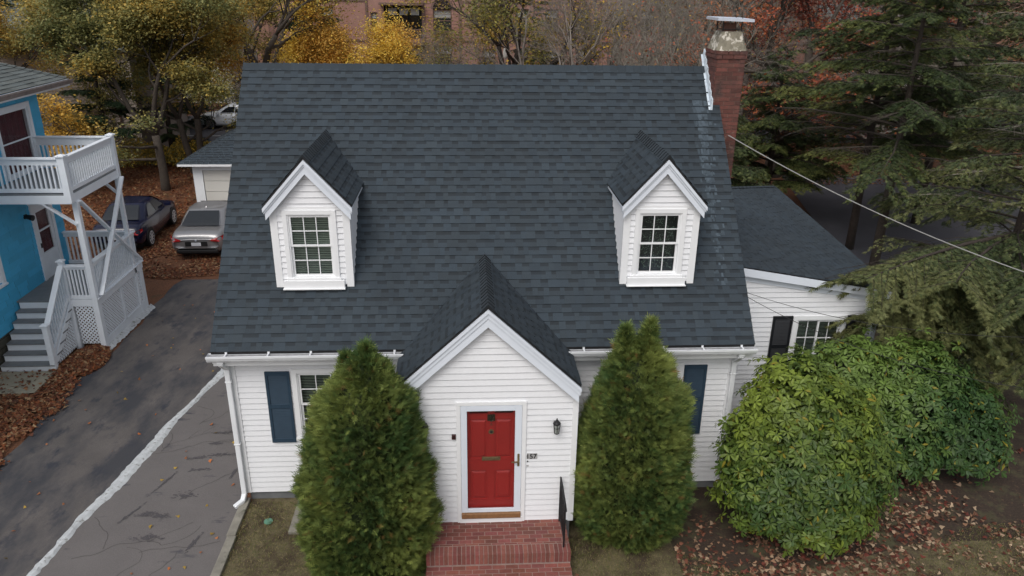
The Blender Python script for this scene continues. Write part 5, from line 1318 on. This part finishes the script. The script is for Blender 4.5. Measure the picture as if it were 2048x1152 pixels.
def conifer(name, label, loc, seed, H, z0, R_, nb, nspr, pal, droop=.25, group=None, bark='bark_dark', size=1.0, lean=0, bare=(), azim=None, dead=0, trunk_r=.16, extra=()):
    """hemlock or pine: layered drooping boughs carrying flat sprays of needles"""
    t = thing(name, label, 'evergreen tree', loc, group=group); r2 = random.Random(seed); rs = np.random.default_rng(seed)
    m = MB(); m.tube([(lean*z/H, 0, z-.3) for z in np.linspace(0, H, 9)], list(np.linspace(trunk_r, .02, 9)), 9)
    bp_, bd_, bl_, bw_ = [], [], [], []
    for i in range(nb+len(extra)):
        f_ = ((i+.5)/nb)**.9; z = z0+(H-z0)*f_; a = i*2.399+r2.uniform(-.4, .4)
        if azim and r2.random() < azim[2]: a = r2.uniform(azim[0], azim[1])
        L_ = R_*(1-f_*.80)*r2.uniform(.7, 1.12); dz_ = r2.uniform(.0, .35)
        if i >= nb: z, a, L_, dz_ = extra[i-nb]
        p = V(lean*z/H, 0, z-.3); d = V(cos(a), sin(a), dz_); pts = [p]; n = 8
        for k in range(n): d.z -= droop*(.07+.05*k*.6); d = (d+V(r2.gauss(0, .05), r2.gauss(0, .05), r2.gauss(0, .03))).normalized(); p = p+d*(L_/n); pts.append(p)
        m.tube(pts, [max(.006, .014*L_*(1-j/(n+1))) for j in range(n+1)], 5, cap=False)
        isdead = r2.random() < dead
        ns = int(L_*9)
        for s_ in range(ns):    # side twigs
            u = (.12+.88*s_/ns)*n; j = min(int(u), n-1); q = pts[j].lerp(pts[j+1], u-j); fd = (pts[j+1]-pts[j]).normalized(); sd_ = fd.cross(V(0, 0, 1)).normalized()*(1 if s_ % 2 else -1)
            tl = L_*.34*(1-.55*abs(u/n-.35))*r2.uniform(.6, 1.2); td = (fd*.8+sd_*r2.uniform(.5, 1.0)+V(0, 0, r2.uniform(-.28, .06))).normalized()
            e = q+td*tl+V(0, 0, -.16*tl)
            m.tube([q, q.lerp(e, .5)+V(0, 0, .04*tl), e], [.006, .004, .003], 3, cap=False)
            if isdead: continue
            bp_.append(q[:]); bd_.append(((e-q).normalized())[:]); bl_.append(tl); bw_.append(tl*(4.0 if i >= nb else 1))
    m.build('trunk', MT[bark], t, smooth=True)
    Q = np.array(bp_); D = np.array(bd_); Ls = np.array(bl_); w = np.array(bw_); w = w/w.sum(); k = rs.choice(len(Q), nspr, p=w); u = rs.uniform(0, 1.1, nspr)
    n = nspr; P = Q[k]+D[k]*(u*Ls[k])[:, None]+rs.normal(0, .022, (n, 3))*np.array([1, 1, .9]); P[:, 2] -= (.16*u*u*Ls[k])
    S = unit(np.cross(D[k], np.array([0, 0, 1.])))*np.where(rs.uniform(size=(n, 1)) < .5, 1, -1); A = unit(D[k]*rs.uniform(.4, 1.1, (n, 1))+S*rs.uniform(.2, 1.0, (n, 1))+rs.normal(0, .16, (n, 3))-np.array([0, 0, .22]))
    B = unit(np.cross(A, np.array([0, 0, 1.])+rs.normal(0, .35, (n, 3))))
    pal = np.array(pal); cl = np.clip(.45+.4*blob_noise(Q[k], rs, 6, 1.3)+rs.normal(0, .2, n)+.22*(u-.5), 0, .999); c = pal[(cl*len(pal)).astype(int)]*rs.uniform(.7, 1.3, (n, 1))
    l = rs.uniform(.040, .085, n)*size; vs = [blades(P+A*l[:, None], A, B, l, .0075*size)]; cs = [c]
    for ang, o_, f2 in ((.5, .3, .6), (-.5, .3, .6), (.5, 1.0, .5), (-.5, 1.0, .5)):
        a2 = unit(A*cos(ang)+B*sin(ang)); b2 = unit(A*-sin(ang)+B*cos(ang)); vs.append(blades(P+A*(l*o_)[:, None]+a2*(l*f2)[:, None], a2, b2, l*f2, .0065*size)); cs.append(c*.95)
    mesh_blades('crown', np.concatenate(vs), np.concatenate(cs), MT['needle'], t)
    return t

def litter(name, label, polys, n, seed, pal, size=(.035, .075), zoff=.012, heap=None, clump=0, holes=()):
    """fallen leaves: bent five-pointed scraps lying at many angles; polys = list of (x0,x1,y0,y1)"""
    rs = np.random.default_rng(seed); A_ = np.array([(b-a)*(d-c) for a, b, c, d in polys]); k = rs.choice(len(polys), n, p=A_/A_.sum()); Pb = np.array(polys)[k]
    x = Pb[:, 0]+rs.uniform(0, 1, n)*(Pb[:, 1]-Pb[:, 0]); y = Pb[:, 2]+rs.uniform(0, 1, n)*(Pb[:, 3]-Pb[:, 2])
    if clump:
        q = np.stack([x, y, x*0], 1); nn = blob_noise(q, rs, 7, 1.7)+.6*blob_noise(q, rs, 7, 4.5); kp = nn > rs.normal(clump, .35, n); x, y = x[kp], y[kp]
    for h in holes: kp = ~h(x, y); x, y = x[kp], y[kp]
    n = len(x); z = np.where(y < 0, 0, -.023*np.minimum(y, 20))+zoff+rs.uniform(0, .02, n)
    if heap is not None: z = z+heap(x, y)
    C = np.stack([x, y, z], 1); N = unit(np.array([0, 0, 1.])+rs.normal(0, .38, (n, 3))); U_ = side_axis(N, rs); W_ = np.cross(N, U_); s_ = rs.uniform(*size, n)[:, None]
    K = 7; ang = np.linspace(0, 2*pi, K, endpoint=False); rad = np.array([1.1, .55, .95, .5, .6, .9, .55])
    v = np.empty((n, K+1, 3)); v[:, K] = C+N*s_*rs.uniform(-.1, .35, (n, 1))
    for i in range(K):
        rr = rad[i]*rs.uniform(.75, 1.2, (n, 1)); v[:, i] = C+(U_*cos(ang[i])+W_*sin(ang[i])*.8)*s_*rr
    b0 = np.arange(n)[:, None]*(K+1); F = np.concatenate([b0+np.array([[i, (i+1) % K, K]]) for i in range(K)])
    pal = np.array(pal); c = pal[rs.integers(0, len(pal), n)]*rs.uniform(.65, 1.3, (n, 1)); o = np_mesh(name, v.reshape(-1, 3), F, np.tile(c, (K, 1)), MT['litter'])
    return tag(o, label, 'leaves', kind='stuff')

# ---- clipped evergreens either side of the door
def prof1(t): return float(np.interp(t, [0, .12, .2, .44, .61, .77, .87, .95, 1], [.90, .98, 1, .95, .85, .68, .50, .28, .10]))
def prof2(t): return float(np.interp(t, [0, .08, .18, .27, .38, .58, .70, .80, .90, .96, 1], [.66, .84, .96, 1, .97, .84, .70, .56, .38, .24, .10]))
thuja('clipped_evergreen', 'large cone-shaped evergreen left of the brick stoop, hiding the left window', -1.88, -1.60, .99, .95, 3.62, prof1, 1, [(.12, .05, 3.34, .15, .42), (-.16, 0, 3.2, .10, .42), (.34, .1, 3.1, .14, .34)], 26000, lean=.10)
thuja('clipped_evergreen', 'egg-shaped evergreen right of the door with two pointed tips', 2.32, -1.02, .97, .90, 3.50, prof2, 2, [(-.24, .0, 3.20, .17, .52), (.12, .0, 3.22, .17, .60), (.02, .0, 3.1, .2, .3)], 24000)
# ---- rhododendrons
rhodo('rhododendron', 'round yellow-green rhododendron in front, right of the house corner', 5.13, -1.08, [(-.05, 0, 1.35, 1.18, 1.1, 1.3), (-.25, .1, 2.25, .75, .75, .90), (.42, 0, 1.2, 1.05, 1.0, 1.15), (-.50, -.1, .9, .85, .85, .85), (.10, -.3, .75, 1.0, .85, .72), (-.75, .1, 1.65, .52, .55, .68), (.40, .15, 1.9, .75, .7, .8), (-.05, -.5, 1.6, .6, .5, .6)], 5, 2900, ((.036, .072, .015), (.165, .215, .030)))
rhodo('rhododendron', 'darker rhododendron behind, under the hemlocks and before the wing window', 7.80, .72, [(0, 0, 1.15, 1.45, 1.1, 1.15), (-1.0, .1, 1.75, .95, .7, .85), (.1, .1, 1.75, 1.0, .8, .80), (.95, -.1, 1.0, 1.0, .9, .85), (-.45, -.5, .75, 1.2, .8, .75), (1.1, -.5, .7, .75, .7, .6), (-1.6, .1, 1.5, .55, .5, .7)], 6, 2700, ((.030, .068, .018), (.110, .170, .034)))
# ---- hemlocks on the right
HP = [(.030, .044, .018), (.044, .060, .024), (.064, .080, .029), (.086, .098, .036), (.112, .118, .044)]
HD = [(.028, .042, .016), (.046, .062, .020), (.072, .088, .026), (.108, .118, .034)]
conifer('hemlock_tree', 'nearest hemlock whose bough reaches across the wing roof', (11.2, 3.2, -.08), 3, 9.0, 2.4, 3.1, 52, 80000, HP, .20, size=1.0, trunk_r=.2, extra=[(4.2, 3.46, 4.5, -.02), (3.9, 3.56, 4.1, -.02), (3.5, 3.50, 3.6, .0), (3.1, 3.70, 3.0, .0), (3.3, 3.95, 3.0, .0), (2.7, 4.3, 3.0, .0), (4.2, 3.72, 3.6, .0), (2.7, 3.65, 2.8, .1), (4.1, 4.2, 3.4, .05), (3.95, 3.50, 4.3, -.05), (3.1, 3.3, 2.7, .0), (2.2, 3.9, 3.0, .1)])
conifer('hemlock_tree', 'hemlock with thick dark trunk rising behind the wing roof', (12.9, 11.2, -.26), 4, 11, 3.7, 4.0, 56, 34000, HD, .20, dead=.25, size=1.15, trunk_r=.17, bark='bark')
conifer('hemlock_tree', 'hemlock with slim bare lower trunk beside the parked strip', (13.6, 14.2, -.3), 5, 12, 3.8, 4.0, 54, 30000, HD, .2, dead=.15, size=1.3)
conifer('hemlock_tree', 'hemlock just behind the chimney and the wing ridge', (8.6, 15.5, -.35), 6, 6.6, .6, 2.6, 60, 34000, HP, .2, size=1.15, trunk_r=.12)
conifer('hemlock_tree', 'hemlock at the right edge with pale dead boughs', (15.6, 8.6, -.2), 7, 11, 2.4, 4.2, 60, 40000, HP, .22, dead=.28, size=1.1, trunk_r=.2, bark='bark_pale')
conifer('hemlock_tree', 'tall hemlock in the second row, upper right', (18.0, 17.5, -.4), 8, 13, 3.0, 5.0, 56, 30000, HD, .2, size=1.5, trunk_r=.2)
conifer('hemlock_tree', 'tall hemlock far back at the top right corner', (24.5, 22.0, -.46), 9, 14, 2.6, 5.5, 56, 28000, HP, .2, size=1.7, trunk_r=.25)
conifer('hemlock_tree', 'hemlock in the middle of the right-hand screen', (12.2, 19.0, -.42), 10, 7.0, 1.4, 3.4, 54, 30000, HD, .2, size=1.4)
# ---- bare and rusty trees top right
RUST = [(.17, .045, .028), (.24, .065, .035), (.30, .10, .04), (.20, .10, .05)]
OLV = [(.10, .10, .028), (.16, .14, .032), (.24, .18, .03), (.32, .21, .03)]
YEL = [(.34, .23, .045), (.48, .33, .055), (.54, .40, .08), (.40, .24, .05)]
broadleaf('oak_tree', 'oak with rusty red leaves and thick grey trunk behind the chimney', 'oak', (15.2, 26, -.46), 21, 3.0, 3.6, .42, 4, RUST, 16000, .085, .35, 'bark', lean=(.12, 0))
broadleaf('oak_tree', 'rusty red oak at the upper right, behind the hemlocks', 'oak', (23.5, 32, -.46), 22, 3.4, 3.8, .40, 4, RUST, 18000, .10, .4, 'bark_pale')
broadleaf('bare_tree', 'bare forked tree with leaning grey trunk beside the chimney', 'bare tree', (9.0, 19.5, -.43), 23, 2.6, 2.7, .20, 5, RUST, 500, .06, .2, 'bark_pale', lean=(-.16, 0))
broadleaf('bare_tree', 'bare many-twigged tree right of the roof ridge centre', 'bare tree', (6.8, 27, -.46), 24, 2.2, 3.0, .20, 5, OLV, 900, .06, .25, 'twig')
broadleaf('bare_tree', 'bare tree with pale upright stem above the right dormer', 'bare tree', (9.9, 30, -.46), 25, 3.0, 3.0, .18, 5, OLV, 700, .06, .25, 'bark_pale')
broadleaf('bare_tree', 'wide bare tree above the middle of the ridge', 'bare tree', (3.9, 26, -.46), 26, 2.4, 3.2, .19, 5, OLV, 900, .06, .3, 'twig')
broadleaf('oak_tree', 'dark-trunked oak with thin olive leaves, centre of the ridge', 'oak', (1.7, 28, -.46), 27, 3.2, 3.2, .28, 4, OLV, 14000, .07, .4, 'bark_dark', lean=(.05, 0))
broadleaf('bare_shrub', 'grey leafless shrub in front of the arched window', 'shrub', (-2.0, 35, -.46), 28, 1.2, 2.2, .08, 5, OLV, 1800, .05, .35, 'twig', trunks=3, spread=.75)
broadleaf('yellow_maple', 'bright yellow maple behind the ridge, above the left dormer', 'maple', (-6.9, 32.5, -.46), 29, 1.2, 2.6, .13, 4, YEL, 70000, .062, .42, 'bark', up=.2)
broadleaf('forked_tree', 'dark forked tree trunk by the left end of the ridge', 'tree', (-10.6, 31, -.46), 30, 3.6, 3.4, .32, 4, OLV, 6000, .08, .5, 'bark', lean=(-.05, 0))
broadleaf('orange_shrub', 'small orange-leaved shrub peeking over the ridge', 'shrub', (6.2, 31, -.46), 31, 1.6, 1.5, .07, 4, [(.34, .11, .016), (.30, .14, .02), (.22, .10, .02)], 6000, .07, .3, 'twig', trunks=2)
broadleaf('yellow_shrub', 'olive-yellow shrub beyond the apartment lawn, right of the arched window', 'shrub', (1.2, 40, -.46), 32, 2.6, 2.2, .12, 4, OLV+YEL[:1], 12000, .08, .4, 'bark', trunks=2)
m = MB()
for i in range(10):
    a, b = pi*i/10, pi*(i+1)/10
    for k in range(10):
        c, d = 2*pi*k/10, 2*pi*(k+1)/10; f = lambda p, q: (1.66+.13*sin(p)*cos(q), 27.55+.12*sin(p)*sin(q), 5.32+.30*cos(p)+.04*sin(p)*cos(q)); m.poly([f(a, c), f(a, d), f(b, d), f(b, c)])
tag(m.build('wasp_nest', mat('pale papery nest', (.62, .60, .56), .8), smooth=True), 'pale oval papery nest hanging on the dark oak trunk above the ridge', 'nest')
# ---- left background
MAP = [(.10, .11, .04), (.15, .145, .05), (.22, .185, .055), (.32, .225, .055), (.43, .275, .055)]
broadleaf('maple_tree', 'olive and gold maple with the nearest trunk behind the navy car', 'maple', (-14.0, 23.4, -.46), 41, 2.7, 3.0, .19, 4, MAP, 85000, .062, .27, 'bark', spread=.7)
broadleaf('maple_tree', 'maple with twin leaning trunks left of the garage roof', 'maple', (-13.6, 26.6, -.46), 42, 2.9, 2.7, .16, 4, MAP, 60000, .062, .28, 'bark', trunks=2, lean=(-.06, 0))
broadleaf('maple_tree', 'gold maple over the beige house', 'maple', (-22.6, 26.5, -.46), 43, 2.6, 2.6, .15, 4, MAP[1:], 46000, .062, .30, 'bark_dark')
PIN = [(.018, .034, .018), (.026, .046, .022), (.036, .060, .028), (.055, .075, .030)]
conifer('pine_tree', 'dark pine in front of the lit porch', (-17.2, 25.5, -.46), 51, 9, 2.6, 2.0, 30, 16000, PIN, .1, size=1.3, trunk_r=.17)
conifer('pine_tree', 'dark pine between the maples and the white car', (-16.1, 30.4, -.46), 52, 10, .8, 2.2, 50, 26000, PIN, .12, size=1.3)
conifer('pine_tree', 'dark pine behind the grey roof of the blue house', (-20.8, 21.5, -.46), 53, 9, 4.6, 2.6, 36, 20000, PIN, .1, size=1.3, trunk_r=.22)
p_ = conifer('pine_tree', 'dark spreading pine beside the left end of the ridge', (-9.3, 36.5, -.46), 54, 11, .8, 3.0, 54, 34000, PIN, .12, size=1.5)
for (x, y, s_, rz, lb) in ((-19.0, 38.5, .8, 1.2, 'dark pine filling the gap left of the twin-trunk maple'), (-11.6, 46, 1.0, 2.2, 'dark pine behind the yellow maple'), (-26, 33, 1.15, .5, 'dark pine at the top left corner'), (-27.5, 41, 1.1, 2.9, 'dark pine beside the grey house'), (4.6, 46, .9, 1.7, 'dark pine before the brick apartments'), (19.5, 44, 1.15, 3.9, 'dark pine right of the brick apartments'), (-31, 57, 1.3, 4.2, 'far pine on the left horizon'), (29, 43, 1.2, .9, 'far pine above the tan house')):
    c = copy_tree(p_); c.location = (x, y, -.46); c.scale = (s_, s_, s_); c.rotation_euler = (0, 0, rz); c['label'] = lb
# background copies of leafless and leafy trees
def clone(src, spec, name=None):
    for (x, y, s_, rz, lb) in spec:
        c = copy_tree(src); c.location = (x, y, -.46); c.scale = (s_,)*3; c.rotation_euler = (0, 0, rz); c['label'] = lb
        if name: c.name = name
BT = {o['label']: o for o in COL.objects if o.get('label') and not o.parent}
clone(BT['bare many-twigged tree right of the roof ridge centre'], [(12.6, 35, 1.15, 1.0, 'bare tree left of the chimney lid'), (17.5, 38, 1.3, 2.1, 'bare tree behind the rusty oak'), (27, 37, 1.4, 5.2, 'bare tree among the rusty oaks')])
clone(BT['wide bare tree above the middle of the ridge'], [(6.9, 38, 1.15, 2.0, 'bare tree with crossing limbs, third row back'), (13.8, 30, 1.0, 4.0, 'bare tree just left of the leaning trunk'), (21, 27, 1.1, 1.2, 'bare tree tangled in the upper right hemlocks')])
clone(BT['rusty red oak at the upper right, behind the hemlocks'], [(31, 36, 1.2, 2.4, 'rusty oak at the far right edge'), (20.5, 47, 1.2, 4.1, 'distant rusty oak before the apartments'), (40, 50, 1.4, 1.1, 'most distant rusty oak on the right')])
clone(BT['gold maple over the beige house'], [(-21.8, 40, 1.15, 2.2, 'gold maple over the pale house'), (-15.8, 45, 1.2, 3.9, 'gold maple across the street'), (-30, 28, 1.2, .8, 'gold maple at the left edge behind the pines'), (-36, 62, 1.7, 5.0, 'distant gold maple top left')])
# low yellow hedge behind the maple trunks
def hedge(name, label, x0, x1, y, h, pal, seed, n=9000):
    rs = np.random.default_rng(seed); t = thing(name, label, 'hedge', ((x0+x1)/2, y, -.46)); k = n; x = rs.uniform(-(x1-x0)/2, (x1-x0)/2, k); a = rs.uniform(-.3, pi+.3, k); rr = rs.uniform(.45, 1.05, k)*(1+.25*np.sin(x*2.3)+.15*np.sin(x*5.1))
    P = np.stack([x, np.cos(a)*.7*rr, .35+np.maximum(np.sin(a), -.2)*h*rr], 1); A = unit(rs.normal(size=(k, 3))); B = side_axis(A, rs); pal = np.array(pal); c = pal[rs.integers(0, len(pal), k)]*rs.uniform(.6, 1.3, (k, 1)); s_ = rs.uniform(.04, .08, k)
    mesh_blades('foliage', blades(P, A, B, s_, s_*.6), c, MT['leaf'], t); m = MB(); r2 = random.Random(seed)
    for i in range(int((x1-x0)*5)): xx = r2.uniform(-(x1-x0)/2, (x1-x0)/2); m.tube([(xx, 0, 0), (xx+r2.uniform(-.2, .2), r2.uniform(-.3, .3), h*.9)], [.02, .006], 4)
    m.build('stems', MT['twig'], t); return t
hedge('hedge', 'low golden hedge behind the maple trunks', -18.2, -12.0, 28.3, .9, YEL[:2]+MAP[1:3], 71)
hedge('hedge', 'green and gold shrub row beside the blue house rear corner', -19.2, -18.3, 23.6, 1.5, MAP, 72, 1800)
hedge('hedge', 'dark evergreen hedge along the far side of the street', -30, 34, 47, 1.6, PIN+[(.03, .05, .02)], 73, 26000)
# ---- fallen leaves
LP = [(.17, .055, .022), (.22, .085, .035), (.13, .042, .020), (.26, .13, .06), (.10, .035, .018), (.20, .06, .02), (.30, .19, .10)]
dip = lambda x, y: (x > edge_np(y)-1.0)
def edge_np(y): return -7.05+.13*np.maximum(y+2, 0)
litter('fallen_leaves', 'thick rust-brown fallen leaves along the left edge of the neighbour driveway', [(-12.2, -8.95, -2.5, 5.1), (-10.1, -9.1, 5.0, 6.0)], 15000, 1, LP, heap=lambda x, y: .03+.05*np.exp(-((x+9.9)**2+(y-5.2)**2)/.5),
       holes=[lambda x, y: (x > -11.3) & (x < -9.9) & (y > 4.0) & (y < 5.1) & (np.random.default_rng(1).uniform(0, 1, len(x)) < .93), lambda x, y: x > -9.18+.13*np.sin(y*2.3)+.08*np.sin(y*6.1)+np.random.default_rng(2).normal(0, .07, len(x))])
litter('fallen_leaves', 'heap of rust-brown leaves against the lattice porch corner', [(-10.0, -8.95, 4.9, 6.4)], 3800, 2, LP, heap=lambda x, y: .16*np.exp(-((x+9.55)**2/.15+(y-5.95)**2/.35)), holes=[lambda x, y: ((x+9.6)**2/.30+(y-5.6)**2/.75) > 1])
litter('fallen_leaves', 'carpet of orange-brown leaves around the parked cars', [(-17, -6.3, 11.4, 20.5)], 30000, 3, LP, holes=[lambda x, y: y < 11.7+.15*np.sin(x*2.1), lambda x, y: (x > -11.1) & (x < -10.3) & (y > 15.2) & (y < 18.2) & (np.random.default_rng(4).uniform(0, 1, len(x)) < .8), lambda x, y: (x > -10.9) & (x < -9.5) & (y > 12.7) & (y < 13.9) & (np.random.default_rng(5).uniform(0, 1, len(x)) < .85)])
litter('fallen_leaves', 'brown leaves spread over the wooded lawn behind the cars', [(-26, -6, 20, 31)], 16000, 4, LP, size=(.05, .09))
litter('fallen_leaves', 'buff and red leaves scattered on the right front lawn', [(1.3, 14, -4.8, 1.0)], 24000, 5, [(.30, .20, .13), (.22, .12, .07), (.15, .05, .03), (.36, .26, .17), (.12, .03, .02), (.10, .05, .03)], clump=.30, size=(.03, .065))
litter('fallen_leaves', 'rust and buff leaves drifted between the right evergreen and the front rhododendron', [(3.0, 5.2, -2.7, -.1)], 1500, 15, [(.26, .15, .09), (.18, .07, .04), (.32, .22, .14), (.12, .04, .025)], clump=.1, size=(.03, .06))
litter('fallen_leaves', 'few stray leaves blown over the driveways', [(-9, -4.4, -3, 11)], 90, 6, [(.40, .13, .04), (.30, .12, .05), (.36, .24, .05)], size=(.03, .055), zoff=.02)
litter('fallen_leaves', 'orange leaves along the far side of the parking strip', [(16, 36, 24, 34), (11, 12.4, 6, 24)], 9000, 7, LP, size=(.06, .10))
litter('fallen_leaves', 'few leaves lying on the concrete pad', [(-11.25, -9.95, 4.05, 5.08)], 60, 8, LP, size=(.03, .06), zoff=.075)
# ---- grass blades on the front lawn
rs = np.random.default_rng(77); n = 90000; x = rs.uniform(-4.15, 12, n); y = rs.uniform(-3.6, -.1, n); kp = ((x < -.9) | ((x > 1.3) & (y < -1.9+.7*np.sin(x*.9))))&~((x > -1.0)&(x < 1.26)&(y > -2.45)); x, y = x[kp], y[kp]; n = len(x)
A = unit(np.array([0, 0, 1.])+rs.normal(0, .55, (n, 3))); B = side_axis(A, rs); l = rs.uniform(.012, .032, n)*np.clip(1+.5*blob_noise(np.stack([x, y, x*0], 1), rs, 6, 2.5), .3, 1.6); P = np.stack([x, y, l*.9+.006], 1); pal = np.array([(.14, .14, .045), (.21, .18, .07), (.10, .12, .035), (.27, .22, .11)]); c = pal[rs.integers(0, 4, n)]*rs.uniform(.7, 1.2, (n, 1))
g = mesh_blades('grass', blades(P, A, B, l, .004), c, MT['litter'], None); tag(g, 'thin dry autumn grass in the front lawn', 'grass', kind='stuff')

# ---- groups of repeats
GR = {'parked_car': 'parked cars', 'hemlock_tree': 'hemlocks on the right side', 'pine_tree': 'dark pines in the background', 'bare_tree': 'bare trees behind the ridge', 'maple_tree': 'gold and olive maples at upper left', 'oak_tree': 'oaks behind the house', 'rhododendron': 'rhododendrons at the right corner', 'clipped_evergreen': 'clipped evergreens flanking the door', 'phone_cable': 'thin black cables over the wing', 'hedge': 'background hedges'}
for o in list(COL.objects):
    if o.parent is None and o.get('label'):
        k = o.name.split('.')[0]
        if k in GR and not o.get('group'): o['group'] = GR[k]
